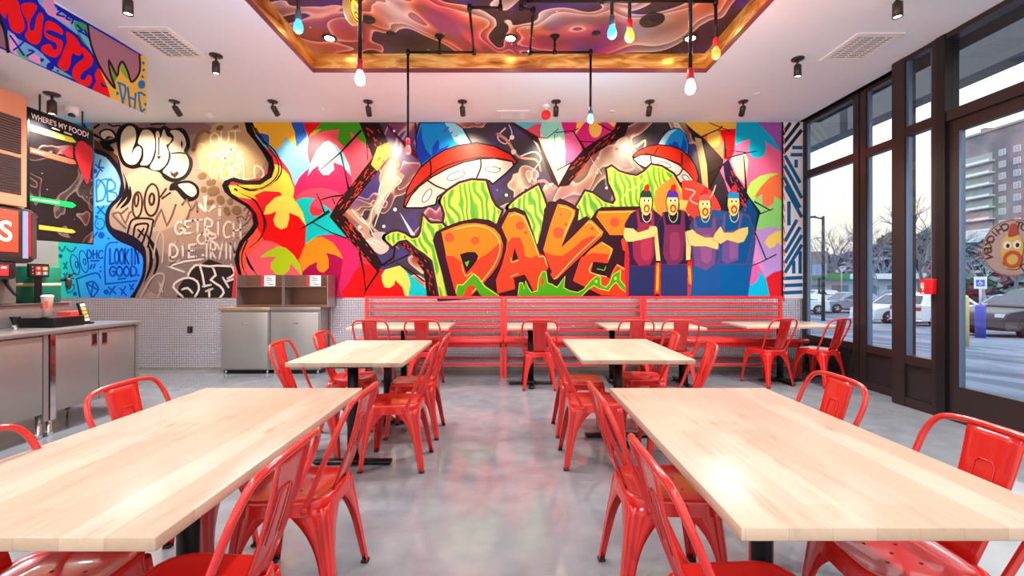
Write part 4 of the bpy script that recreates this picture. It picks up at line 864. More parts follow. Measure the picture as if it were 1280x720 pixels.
# ---------------------------------------------------------------- red metal cafe chair, facing +y, 0.85 m high
def rrect(hx, hy, r, n=5, cy=0.0, taper=0.0):
    out = []
    for sx, sy, a0 in ((1, 1, 0), (-1, 1, PI / 2), (-1, -1, PI), (1, -1, 1.5 * PI)):
        hxx = hx - (taper if sy < 0 else 0)
        for k in range(n + 1):
            a = a0 + PI / 2 * k / n
            out.append((sx * (hxx - r) + r * math.cos(a), cy + sy * (hy - r) + r * math.sin(a)))
    return out
def make_chair(label):
    t = thing('cafe_chair', label, 'chair', (0, 0, 0), 0, 'red metal cafe chairs')
    # pressed sheet seat: skirt, rolled rim, shallow dish with drain holes
    rows = [(0.0, -.062, .004), (0.0, -.02, .0), (-.001, -.006, 0), (-.006, .0, 0), (-.014, .0015, 0), (-.024, -.003, 0), (-.036, -.008, 0), (-.09, -.012, 0), (-.14, -.013, 0)]
    m = MB(); vs = []; n = None
    for off, dz, fl in rows:
        r_ = rrect(.18 + off + fl, .185 + off + fl, max(.085 + off * .6, .02), 5, .005, .012); n = len(r_); vs += [(x, y, .455 + dz) for x, y in r_]
    fs = [(i * n + k, i * n + (k + 1) % n, (i + 1) * n + (k + 1) % n, (i + 1) * n + k) for i in range(len(rows) - 1) for k in range(n)] + [list(range((len(rows) - 1) * n, len(rows) * n))]
    m.add(vs, fs, M_red, True)
    for x, y in ((-.05, -.03), (.05, -.03), (0, .02), (-.05, .07), (.05, .07)): m.lathe([(.0055, .0002), (.0055, .0006)], M_black, (x, y, .4425), 10)
    m.build('seat', t)
    # legs: tapered, folded sheet, wide at the seat so that they meet in an arch
    for sx in (-1, 1):
        for sy in (-1, 1):
            top = Vector((sx * (.172 if sy > 0 else .164), sy * .18 + .005, .425)); ft = Vector((sx * .205, sy * .222 - (.012 if sy < 0 else 0), .0))
            bm = bmesh.new(); rws = []; nz = 12
            for i in range(nz + 1):
                u = i / nz; c = ft.lerp(top, u); w = .034 + .03 * u + .115 * (max(0, u - .35) / .65) ** 3.0
                wx = min(w, .172 if u < 1 else .17); wy = min(w, .182)
                rd = .014 + .012 * u
                pts = [(-sx * wx, 0), (-sx * (wx + rd + .012) * .5, 0.0), (-sx * (rd + .012), 0), (-sx * (rd + .006), -sy * .005 * (1 - .3 * u)), (-sx * rd, 0)]
                for k in range(1, 4):
                    a = PI / 2 * k / 4; pts.append((-sx * rd * (1 - math.sin(a)), -sy * rd * (1 - math.cos(a))))
                pts += [(0, -sy * rd), (-sx * .005 * (1 - .3 * u), -sy * (rd + .006)), (0, -sy * (rd + .012)), (0, -sy * (wy + rd + .012) * .5), (0, -sy * wy)]
                rws.append([bm.verts.new((c.x + q_[0], c.y + q_[1], c.z)) for q_ in pts])
            for a, b_ in zip(rws, rws[1:]):
                for k in range(len(a) - 1): bm.faces.new((a[k], a[k + 1], b_[k + 1], b_[k]))
            bmesh.ops.recalc_face_normals(bm, faces=bm.faces)
            bmesh.ops.solidify(bm, geom=list(bm.faces), thickness=.0035)
            lm = MB(); lm.bm(bm, M_red, True); lo = lm.build('leg', t)
            cp = MB(); cp.bbox(ft.x - sx * .033, ft.x + sx * .001, ft.y - sy * .033, ft.y + sy * .001, 0, .012, M_rubber, .003); cp.build('foot_cap', lo)
    # hoop of round tube and pressed splat
    hp = cr([(-.186, -.10, .425), (-.195, -.145, .52), (-.21, -.215, .68), (-.208, -.255, .775), (-.175, -.278, .832), (-.10, -.288, .848), (0, -.29, .85), (.10, -.288, .848), (.175, -.278, .832), (.208, -.255, .775), (.21, -.215, .68), (.195, -.145, .52), (.186, -.10, .425)], 5, False)
    m = MB(); m.tube(hp, .0108, M_red, 10)
    for s in (-1, 1): m.lathe([(.011, -.006), (.014, -.004), (.014, .006), (.006, .012)], M_red, (s * .195, -.105, .43), 10, 'x')
    m.build('back_hoop', t)
    m = MB(); bm = bmesh.new(); prof = []
    for i in range(13):
        u = i / 12; y = -.165 - .125 * u - .012 * math.sin(PI * u); z = .452 + .395 * u; hw = .068 + .02 * u
        prof.append((y, z, hw))
    rws = []
    for y, z, hw in prof:
        rws.append([bm.verts.new((x, y + dy, z)) for x, dy in ((-hw, -.008), (-hw + .006, .002), (-hw * .5, 0), (0, -.001), (hw * .5, 0), (hw - .006, .002), (hw, -.008))])
    for a, b_ in zip(rws, rws[1:]):
        for k in range(6): bm.faces.new((a[k], a[k + 1], b_[k + 1], b_[k]))
    bmesh.ops.recalc_face_normals(bm, faces=bm.faces); bmesh.ops.solidify(bm, geom=list(bm.faces), thickness=.003)
    m.bm(bm, M_red, True)
    def sy_(z): u = (z - .452) / .395; return -.165 - .125 * u - .012 * math.sin(PI * u)
    for d in (.004, -.005): m.tube([(x, sy_(z) + d, z) for x, z in ((-.036, .60), (-.034, .68), (-.031, .735), (-.022, .747), (.022, .747), (.031, .735), (.034, .68), (.036, .60))], .0028, M_red, 6)
    m.build('back_splat', t)
    return t
L_, R_ = PI / 2, -PI / 2          # facing -x / facing +x
chairs = [
 (-.885, 1.24, L_, 'red aisle-side chair of the big front table near the counter, nearest the viewer'), (-.894, 1.91, L_, 'red aisle-side chair of the big front table near the counter, the farther one'),
 (-1.34, 1.29, R_, 'red chair at the counter side of the big front table, mostly hidden below it'), (-1.46, 2.03, R_ + .04, 'red chair whose hoop back rises between the big front table and the steel counter'),
 (.65, 1.20, R_, 'red aisle-side chair of the big front table by the windows, nearest the viewer'), (.65, 1.92, R_, 'red aisle-side chair of the big front table by the windows, the farther one'),
 (1.30, 2.17, L_ - .05, 'red chair at the window side of the large front table, far end'), (1.24, 1.43, L_ - .06, 'red chair at the window side of the large front table, nearest the glass door'),
 (-.82, 3.26, L_, 'red aisle-side chair of the two-post second table, nearer end'), (-.82, 3.9, L_, 'red aisle-side chair of the two-post second table, farther end'),
 (-1.47, 3.43, R_ + .08, 'pinkish red chair in front of the two steel cabinets, near end of its table'), (-1.43, 4.08, R_ + .05, 'red chair beside the steel cabinets at the far end of its table'),
 (.61, 3.30, R_, 'red aisle-side chair of the one-post second table, nearer end'), (.62, 3.95, R_, 'red aisle-side chair of the one-post second table, farther end'),
 (1.24, 3.44, L_ - .1, 'red window-side chair of the one-post second table, nearer end'), (1.21, 4.1, L_ - .08, 'red window-side chair of the one-post second table, farther end'),
 (-1.67, 5.62, 0, 'red chair facing the bench at the table by the steel cabinets, next to the cabinets'), (-1.05, 5.62, 0, 'red chair facing the bench at the table by the steel cabinets, on the aisle'),
 (.36, 5.60, 0, 'single red chair with its back to us at the small square table by the bench'),
 (1.52, 5.62, 0, 'red chair facing the bench at the two-post table, squarely placed'), (2.08, 5.62, -.12, 'slightly turned red chair at the two-post bench table, second of two'),
 (3.30, 5.76, .28, 'turned red chair at the bench table by the windows, standing clear on the open floor'), (3.96, 5.75, .38, 'turned red chair closest to the far window and the end of the bench'),
]
c0 = make_chair(chairs[0][3])
for i, (x, y, rz, lb) in enumerate(chairs):
    if i == 0: c0.location = (x, y, 0); c0.rotation_euler = (0, 0, rz)
    else: dup(c0, (x, y, 0), rz, lb)

# ---------------------------------------------------------------- tables
def table(x0, x1, y0, y1, posts, foot, label, along_y=True, th=.032):
    cx, cy = (x0 + x1) / 2, (y0 + y1) / 2
    t = thing('dining_table', label, 'table', (cx, cy, 0), 0, 'maple topped cafe tables')
    m = MB(); a, b_ = (x1 - x0) / 2, (y1 - y0) / 2
    m.bbox(-a, a, -b_, b_, .75 - th, .75, M_wood if along_y else M_woodx, .003, 2); m.build('tabletop', t)
    for px, py in posts:
        px, py = px - cx, py - cy
        m = MB(); m.lathe([(.038, .03), (.038, .72)], M_black, (px, py, 0), 20); m.bbox(px - .16, px + .16, py - .1, py + .1, .705, .718, M_black, .003); po = m.build('post', t)
        m = MB()
        if foot in ('x', 'cross'): m.bbox(px - .28, px + .28, py - .035, py + .035, .008, .032, M_black, .011)
        if foot in ('y', 'cross'): m.bbox(px - .035, px + .035, py - .28, py + .28, .008, .032, M_black, .011)
        m.lathe([(.07, .03), (.066, .042), (.042, .06)], M_black, (px, py, 0), 18)
        for q_ in (((-.25, 0), (.25, 0)) if foot != 'y' else ()) + (((0, -.25), (0, .25)) if foot != 'x' else ()): m.lathe([(.02, 0), (.02, .01)], M_rubber, (px + q_[0], py + q_[1], 0), 10)
        m.build('base', t)
    return t
table(-1.6, -.775, .98, 2.36, [(-1.19, 1.66)], 'cross', 'large maple table in front with its corner toward the counter side', True)
table(.528, 1.345, 1.02, 2.36, [(.935, 1.66)], 'cross', 'large maple table in front by the windows, bright with window light', True)
table(-1.55, -.74, 3.09, 4.27, [(-1.126, 3.22), (-1.126, 4.14)], 'x', 'second maple table on two black posts before the steel cabinets', True)
table(.52, 1.33, 3.2, 4.37, [(.915, 3.78)], 'cross', 'second maple table on one black post toward the windows', True)
table(-1.98, -.75, 5.42, 6.18, [(-1.37, 5.8)], 'cross', 'maple table at the bench end nearest the steel cabinets', False)
table(-.03, .6, 5.45, 6.1, [(.27, 5.72)], 'cross', 'small square maple table at the middle of the red bench', False)
table(1.18, 2.39, 5.42, 6.18, [(1.325, 5.8), (2.23, 5.8)], 'y', 'maple table on two posts along the red bench', False)
table(2.98, 4.2, 5.62, 6.3, [(3.56, 5.9)], 'cross', 'pale maple table at the window end of the red bench', False)

# ---------------------------------------------------------------- red bench in three units along the dado
def bench(x0, x1, label, over=0.0):
    t = thing('wall_bench', label, 'bench', (x0, 6.1, 0), 0, 'red slatted wall benches'); Wd = x1 - x0; Y = lambda y: y - 6.1
    m = MB(); m.bbox(.0, Wd + over, Y(6.05), Y(6.47), .47, .53, M_rednch, .02, 3); m.build('seat', t)
    m = MB(); m.box(.02, Wd - .02, Y(6.08), Y(6.11), .42, .47, M_rednch); m.box(.02, Wd - .02, Y(6.42), Y(6.45), .42, .47, M_rednch); m.build('seat_rail', t)
    for x in (.02, Wd - .02):
        m = MB(); m.box(x - .02, x + .02, Y(6.50), Y(6.545), 0, 1.10, M_rednch); m.build('back_post', t)
        m = MB(); m.box(x - .02, x + .02, Y(6.08), Y(6.12), 0, .47, M_rednch); m.build('leg', t)
        m = MB(); m.box(x - .016, x + .016, Y(6.12), Y(6.50), .43, .47, M_rednch); m.build('side_rail', t)
    for z0, z1 in ((1.062, 1.10), (.972, 1.002), (.878, .908), (.77, .80), (.676, .706), (.588, .618)):
        m = MB(); m.box(.04, Wd - .04, Y(6.50), Y(6.535), z0, z1, M_rednch); m.build('back_slat', t)
    for y, z in ((6.085, .165), (6.51, .18)):
        m = MB(); m.box(.04, Wd - .04, Y(y), Y(y + .03), z, z + .033, M_rednch); m.build('lower_rail', t)
bench(-2.1, -.09, 'red slatted metal bench unit nearest the steel cabinets'); bench(-.08, 1.935, 'middle red slatted metal bench unit under the painted letters'); bench(1.945, 3.96, 'red slatted metal bench unit ending by the window', .1)

# ---------------------------------------------------------------- steel waste cabinets with tray racks on top
for i, (x0, x1, lb) in enumerate(((-4.09, -3.40, 'brushed steel waste cabinet with a painted tan reflection on top, next to the grey graffiti'), (-3.39, -2.68, 'brushed steel waste cabinet nearest the red bench'))):
    t = thing('steel_cabinet', lb, 'cabinet', (x0, 6.33, 0), 0, 'steel waste cabinets'); w_ = x1 - x0
    m = MB(); m.box(0, w_, .02, .29, .06, .90, M_steel2); m.build('body', t)
    m = MB(); m.bbox(-.03 if i == 0 else 0, w_ + .01, 0, .29, .90, .945, mat('steel_tan_reflection', (202, 170, 140), .3, .8) if i == 0 else M_steel, .004); m.build('top', t)  # first top: a tan reflection put into the steel's colour
    m = MB(); m.bbox(.02, w_ - .02, 0, .02, .08, .87, M_steel2, .004); d_ = m.build('door', t)
    m = MB(); m.lathe([(.012, -.003), (.012, .0)], M_chrome, (w_ / 2 - .03, -.001, .72), 12, 'y'); m.box(w_ / 2 - .01, w_ / 2 + .05, -.003, 0, .713, .727, M_chrome); m.build('latch', d_)
    for x in (.05, w_ - .05):
        m = MB(); m.lathe([(.02, 0), (.02, .03), (.014, .06)], M_chrome, (x, .06, 0), 12); m.build('leg', t)
    m = MB(); m.box(.02, w_ - .02, .05, .28, .01, .06, M_black); m.build('plinth', t)
M_tan = make_brushed('tan_rack_panel', (140, 104, 88), .3); M_mau = mat('mauve_cup_stack', (176, 120, 180), .35)
for i, (x0, x1, lb) in enumerate(((-3.87, -3.21, 'open steel tray rack with a notice card on the cabinet near the graffiti'), (-3.20, -2.57, 'open steel tray rack with a notice card on the cabinet near the bench'))):
    t = thing('tray_rack', lb, 'rack', (x0, 6.34, .945), 0, 'tray racks on the steel cabinets'); w_ = x1 - x0
    m = MB(); m.box(0, w_, .26, .275, 0, .46, M_tan); m.build('back_panel', t)
    for x in (0, w_ - .012):
        m = MB(); m.box(x, x + .012, 0, .27, 0, .46, M_steel); m.build('side_panel', t)
    m = MB(); m.box(.012, w_ - .012, 0, .26, .285, .30, M_tan); m.build('shelf', t)
    m = MB(); m.box(.012, w_ - .012, .01, .26, 0, .014, M_tan); m.box(.012, w_ - .012, .001, .01, .001, .04, M_tan); m.build('tray', t)
    c = thing('notice_card', 'white notice card with a red edge standing in the ' + ('tray rack near the graffiti' if i == 0 else 'tray rack near the bench'), 'card', (x0 + (.355 if i == 0 else .33), 6.345, 1.246), 0, 'notice cards in the tray racks')
    m = MB(); m.box(0, .195, 0, .006, 0, .15, mat('card_white', (240, 226, 216), .5)); m.box(0, .04, -.0008, 0, 0, .15, mat('card_red', (222, 26, 40), .5))
    for k, (a, b_) in enumerate(((.07, .12), (.07, .15), (.07, .16), (.07, .13), (.09, .17))): m.box(a, b_, -.0008, 0, .125 - k * .026, .135 - k * .026, M_black)
    m.build('card', c)
# ---------------------------------------------------------------- steel drinks counter
CXF = -3.86
t = thing('countertop', 'long stainless steel worktop carrying the drinks machine', 'countertop', (-4.25, 4.7, .865))
m = MB(); m.bbox(-.42, .39, -3.9, .0, 0, .036, M_steel, .006); m.build('slab', t)
m = MB(); m.box(-.42, -.40, -3.9, 0, .036, .12, M_steel); m.build('upstand', t)
def cab(y0, y1, nd, label):
    t = thing('counter_cabinet', label, 'cabinet', (-4.25, (y0 + y1) / 2, 0), 0, 'steel counter cabinets'); h = (y1 - y0) / 2
    m = MB(); m.box(-.38, .34, -h, h, .2, .862, M_steel); m.build('body', t)
    m = MB(); m.box(.34, .375, -h, -h + .045, .14, .862, M_chrome); m.build('stile', t); m = MB(); m.box(.34, .375, h - .04, h, .14, .862, M_steel); m.build('stile', t)
    w_ = (2 * h - .085) / nd
    for i in range(nd):
        a = -h + .045 + i * w_
        m = MB(); m.bbox(.342, .372, a + .003, a + w_ - .003, .205, .855, M_steel, .004); d_ = m.build('door', t)
        hy = a + (w_ - .075 if i % 2 == 0 else .03) + .02
        m = MB()
        for q_ in ((-.03, .03, .09, .1), (-.03, .03, -.01, 0), (-.03, -.022, 0, .09), (.022, .03, 0, .09)): m.box(.372, .379, hy + q_[0], hy + q_[1], .73 + q_[2], .73 + q_[3], M_chrome)
        m.box(.3722, .374, hy - .022, hy + .022, .73, .82, mat('pull_recess', (40, 36, 38), .4, .6)); m.build('recessed_pull', d_)
    for y in (-h + .03, h - .04):
        for x in (.33, -.33):
            m = MB(); m.lathe([(.02, .2), (.02, .05), (.026, .04), (.022, 0)], M_chrome, (x, y, 0), 12); m.build('leg', t)
cab(3.78, 4.68, 2, 'steel two-door cabinet at the mural end of the drinks counter'); cab(2.86, 3.765, 2, 'steel counter cabinet cut by the picture edge'); 
M_brn = mat('dispenser_bronze', (70, 58, 54), .3, .5)
# riser under the drinks equipment
ZC = .901
t = thing('equipment_riser', 'low brushed steel stand on the counter under the drinks machine and urn', 'stand', (-4.52, 4.0, ZC))
m = MB(); m.bbox(-.13, .12, -.9, .48, 0, .20, M_steel, .008); m.build('box', t); m = MB(); m.box(-.13, .14, -.9, .49, .2, .208, M_steel); m.build('top', t)
ZR = ZC + .209
# drinks machine
t = thing('drinks_machine', 'bronze drinks dispenser with a lit red panel lettered in white', 'drinks dispenser', (-4.5, 3.5, ZR))
m = MB(); m.bbox(-.14, .12, -.45, .48, 0, .36, M_steel, .01); m.build('body', t)
m = MB(); m.bbox(-.2, .30, -.5, .5, .36, .84, M_brn, .06, 4); ho = m.build('head', t)
m = MB(); m.bbox(.300, .306, -.45, .325, .45, .80, mat('lit_red_panel', (240, 60, 40), .4, 0, (238, 46, 28), 1.0), .002)
sg = Paint(m, lambda px, py, l: (.307 + l, px, -py), .0004); vs, fs, tw = text_geo("DAVE'S"); sg.up()
m.add([sg.mp(.275 - (tw - v[0]) * .155, -(.54 + v[1] * .165), sg.lift) for v in vs], fs, mat('sign_white', (255, 250, 240), .4, 0, (255, 240, 225), 1.2)); m.build('lit_panel', ho)
m = MB(); m.box(.300, .305, .36, .405, .40, .81, mat('panel_lilac', (150, 158, 190), .25, .3)); m.box(.300, .306, .412, .424, .42, .80, mat('panel_red_stripe', (206, 40, 50), .3)); m.box(.300, .305, .43, .475, .40, .80, mat('panel_glass', (96, 70, 66), .1, .4)); m.build('side_trim', ho)
m = MB(); m.bbox(.10, .28, -.4, .34, .22, .37, mat('nozzle_black', (22, 18, 18), .4), .02); no = m.build('nozzle_bay', t)
m = MB(); m.box(.281, .284, .20, .27, .25, .34, mat('valve_red', (226, 44, 50), .4)); m.box(.281, .2845, .215, .255, .31, .325, M_white); m.build('valve_label', no)
for y in (.0, .22, .38):
    m = MB(); m.tube([(.13, y, .24), (.15, y, .17), (.19, y + .02, .09), (.2, y + .04, .07)], [.018, .014, .01, .008], M_black, 8); m.build('lever', t)
# ice maker
t = thing('ice_maker', 'peach coloured ice machine with black louvre grilles on top of the drinks dispenser', 'ice machine', (-4.5, 3.35, ZR + .842))
pe = mat('peach_enamel', (226, 150, 112), .4)
m = MB(); m.bbox(-.35, .30, -.7, .55, 0, .96, pe, .008); m.build('body', t)
for z0, z1 in ((.10, .42), (.45, .76)):
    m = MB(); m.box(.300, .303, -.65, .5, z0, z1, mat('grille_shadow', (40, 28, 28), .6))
    n = 14
    for k in range(n):
        z = z0 + (z1 - z0) * (k + .5) / n; m.add([(.303, -.64, z - .002), (.303, .49, z - .002), (.312, .49, z + .007), (.312, -.64, z + .007)], [(0, 1, 2, 3)], mat('grille_slat', (132, 100, 92), .4))
    for y in (-.2, .1, .3): m.box(.303, .313, y, y + .004, z0, z1, mat('grille_slat', (132, 100, 92), .4))
    m.build('grille', t)
m = MB(); m.box(.313, .316, .06, .19, .64, .74, mat('maker_badge', (190, 150, 140), .3)); m.build('badge', t)
# tea urn
t = thing('tea_urn', 'round green tea urn with a pale band and a black tap', 'urn', (-4.56, 4.32, ZR))
grn = mat('urn_green', (10, 112, 84), .35)
m = MB(); m.lathe([(.155, 0), (.165, .01), (.165, .33), (.158, .345), (.05, .35)], grn, (0, 0, 0), 32); m.lathe([(.166, .155), (.166, .185)], mat('urn_band', (226, 196, 150), .4), (0, 0, 0), 32); m.build('body', t)
m = MB(); m.add([(.02, -.155, .23), (.06, -.15, .30), (.1, -.13, .34), (.06, -.15, .34)], [(0, 1, 2, 3)], mat('urn_leaf', (150, 200, 70), .4)); m.build('leaf_print', t)
m = MB(); m.tube([(.08, .10, .22), (.13, .16, .22)], .02, M_black, 10); m.lathe([(.012, -.09), (.022, -.06), (.026, 0), (.02, .03)], M_bronze, (.14, .17, .21), 14); m.tube([(.14, .17, .24), (.145, .185, .27), (.16, .22, .285)], .009, M_black, 8); m.build('tap', t)
t = thing('order_tablet', 'small dark menu tablet with red tiles standing by the tea urn', 'tablet', (-4.387, 4.17, ZR + .241), 0)
m = MB(); m.bbox(-.012, .012, -.09, .09, 0, .125, M_black, .004); m.build('casing', t)
m = MB(); sc_ = Paint(m, lambda px, py, l: (.0122 + l, px, .125 - py), .0003); sc_.poly((40, 28, 30), [(-.08, .01), (.08, .01), (.08, .115), (-.08, .115)])
for k, c in enumerate(((230, 60, 50), (240, 120, 50), (226, 70, 60), (120, 110, 120))):
    a, b_ = -.035 + (k % 2) * .06, .025 + (k // 2) * .045; sc_.poly(c, [(a, b_), (a + .05, b_), (a + .05, b_ + .036), (a, b_ + .036)]); sc_.ell((240, 230, 220), a + .025, b_ + .018, .009, .009)
for y in (.02, .05, .08): sc_.ell((220, 120, 90), -.062, y + .012, .006, .006)
m.build('screen', t)
m = MB(); m.box(-.004, .004, -.03, .03, -.24, .01, M_black); m.build('stand', t)
# small things on the counter
t = thing('cup', 'tall paper cup printed red and white beside the green urn', 'cup', (-4.16, 4.03, ZC + .096))
m = MB(); m.lathe([(.032, 0), (.041, .17), (.0435, .175), (.041, .18)], mat('cup_paper', (232, 200, 184), .5), (0, 0, 0), 22)
pc = Paint(m, lambda px, py, l: ((.0372 + py * 0.0 + l) * math.cos(px), (.0372 + l) * math.sin(px), .15 - py * .12), .0006)
for k in range(7): pc.poly((222, 84, 70), [(k * .9 - .3, .1 + .08 * (k % 3)), (k * .9 + .2, .1 + .08 * (k % 3)), (k * .9 + .25, .6), (k * .9 - .25, .75)])
m.build('paper_wall', t); m = MB(); m.lathe([(.044, .176), (.044, .184), (.03, .192)], M_white, (0, 0, 0), 22); m.build('lid', t)
t = thing('condiment_tray', 'long low black tray box on the counter under the urn', 'tray', (-4.19, 4.12, ZC))
m = MB(); m.bbox(-.16, .17, -.16, .12, 0, .088, M_black, .006); m.build('box', t); m = MB(); m.box(-.16, .172, -.16, .125, .088, .094, M_chrome); m.build('rim', t)
t = thing('pump_bottle', 'black pump nozzle with a chrome collar at the counter edge', 'dispenser', (-4.24, 3.84, ZC))
m = MB(); m.lathe([(.018, 0), (.018, .03), (.014, .04)], M_chrome, (0, 0, 0), 16); m.build('collar', t); m = MB(); m.lathe([(.014, .04), (.02, .06), (.034, .10), (.036, .108)], M_black, (0, 0, 0), 16); m.build('funnel', t)
t = thing('napkin_box', 'red open box with a black slot on the back of the counter', 'box', (-4.30, 4.40, ZC))
m = MB(); m.bbox(-.06, .08, -.09, .08, 0, .12, mat('box_red', (206, 60, 54), .4), .006); m.build('shell', t); m = MB(); m.box(.0805, .082, -.07, .06, .03, .085, M_black); m.build('slot', t)
t = thing('card_reader', 'tilted black keypad with orange keys at the counter end', 'keypad', (-4.10, 4.34, ZC), .25)
m = MB(); m.bbox(-.05, .05, -.008, .03, .0, .02, M_black, .004); m.build('foot', t)
m = MB(); m.bbox(-.012, .012, -.045, .045, 0, .20, M_black, .005); ks = Paint(m, lambda px, py, l: (.0122 + l, px, .2 - py), .0004)
for k, c in enumerate(((236, 236, 230), (236, 170, 90), (238, 150, 70), (236, 170, 90), (232, 200, 170))): ks.poly(c, [(-.034, .012 + k * .036), (.034, .012 + k * .036), (.034, .04 + k * .036), (-.034, .04 + k * .036)])
ko = m.build('keypad_face', t); ko.rotation_euler = (0, -.25, 0); ko.location = (.0, 0, .01)
# hanging menu board
BX = -4.4
t = thing('menu_board', "tall black order board headed WHERE'S MY FOOD? hanging under the soffit", 'sign board', (BX, 4.41, 1.70))
m = MB(); m.bbox(-.03, .0, -.325, .33, 0, 1.21, M_black, .004); m.build('casing', t)
m = MB(); gx = make_galaxy('board_galaxy', 2.4, [(30, 16, 22), (90, 34, 38), (70, 84, 78), (46, 28, 36)], dark=(8, 5, 8), lines=.25, thr=.54, sky=((16, 8, 12), (14, 9, 16)))
def brd(px, py, l):
    Y = F * BX / (px - CX); return (.001 + l, Y - 4.41, HC - (py - CY) * Y / F - 1.70)
bp = Paint(m, brd, .0004)
bp.poly(gx, '37,141 116,167 116,304 37,300'); bp.poly((20, 18, 28), '37,140 116,166 116,182 37,158')
bp.poly((196, 44, 50), '102,176 112,183 116,192 112,220 108,230 98,206 94,192 96,180', 2); bp.poly((150, 40, 46), '76,190 90,181 92,198 84,196'); bp.poly((30, 16, 22), '91,180 93,180 93,205 91,204')
wh = (240, 236, 230)
bp.type(wh, "WHERE'S MY FOOD?", 38.5, 147.5, 6.5, 72, .345)
bp.poly((222, 226, 60), '37,155.5 90,172 95,178 88,178 37,163'); bp.poly((246, 84, 60), '37,184 92,200 95,205 88,205 37,191'); bp.poly((20, 190, 90), '37,244.5 90,253 95,257 90,260 37,251'); bp.poly((250, 176, 60), '48,281 90,287 94,290 90,291.5 48,286.5')
for (x0, y0, sl, n, wd) in ((40, 160.5, .31, 9, 4), (39, 188.5, .29, 5, 2.6), (39, 248.8, .15, 10, 3)):
    for k in range(n): bp.stroke((240, 240, 200), [(x0 + k * wd * 1.15, y0 + sl * k * wd * 1.15), (x0 + k * wd * 1.15 + wd * .7, y0 + sl * (k * wd * 1.15 + wd * .7))], 2.2, dots=False)
for x0, x1 in ((63, 73), (78, 88)): bp.stroke(wh, [(x0, 159.6 + (x0 - 63) * .36), (x1, 159.6 + (x1 - 63) * .36)], 1.6, dots=False)
m.build('printed_face', t)
for y in (-.2, .22):
    m = MB(); m.tube([(-.015, y, 1.2), (-.015, y, 1.372)], .008, M_bronze, 8); m.build('hanger', t)
# ---------------------------------------------------------------- outside: car park sloping away, snow, trees, flats
def gz(x, y): return -.06 if y < 4 else max(-.06 - .045 * (y - 4), -1.2)
M_lot = mat('snowy_asphalt', (150, 166, 192), .8); N, L, b = nodes(M_lot)
r = ramp(N, [(.35, (62, 74, 96)), (.5, (84, 97, 120)), (.62, (116, 129, 152)), (.75, (70, 82, 104))]); L.new(noise(N, L, coords(N, L, (.5, .12, 1), (0, 0, .5)), 1.6, 6, 1.0), r.inputs[0]); L.new(r.outputs[0], b.inputs['Base Color'])
mb = MB(); ys_ = [-30, 4, 29.33, 320]
vs = [(x, y, gz(x, y)) for y in ys_ for x in (4.2, 200)] + [(x, y, gz(x, y) - .3) for y in ys_ for x in (4.2, 200)]
mb.add(vs, [(0, 1, 3, 2), (2, 3, 5, 4), (4, 5, 7, 6), (8, 10, 11, 9), (10, 12, 13, 11), (12, 14, 15, 13), (0, 8, 9, 1), (6, 7, 15, 14)], M_lot); struct(mb, 'ground')
M_canopy = mat('canopy_fascia', (74, 82, 92), .7)
mb = MB(); mb.box(6.0, 6.3, -3, 7.95, 4.0, 4.54, M_canopy); mb.box(6.1, 6.22, 7.80, 7.92, gz(6, 7), 4.0, M_bronze)
mb.box(6.0, 6.3, 8.14, 13, 4.0, 4.5, M_canopy); mb.box(6.05, 6.25, 12.8, 13, gz(6, 13), 4.0, M_bronze)
struct(mb, 'entrance_beam')
def ray(px, R):
    a = math.atan((px - CX) / F); return R * math.sin(a), R * math.cos(a), a
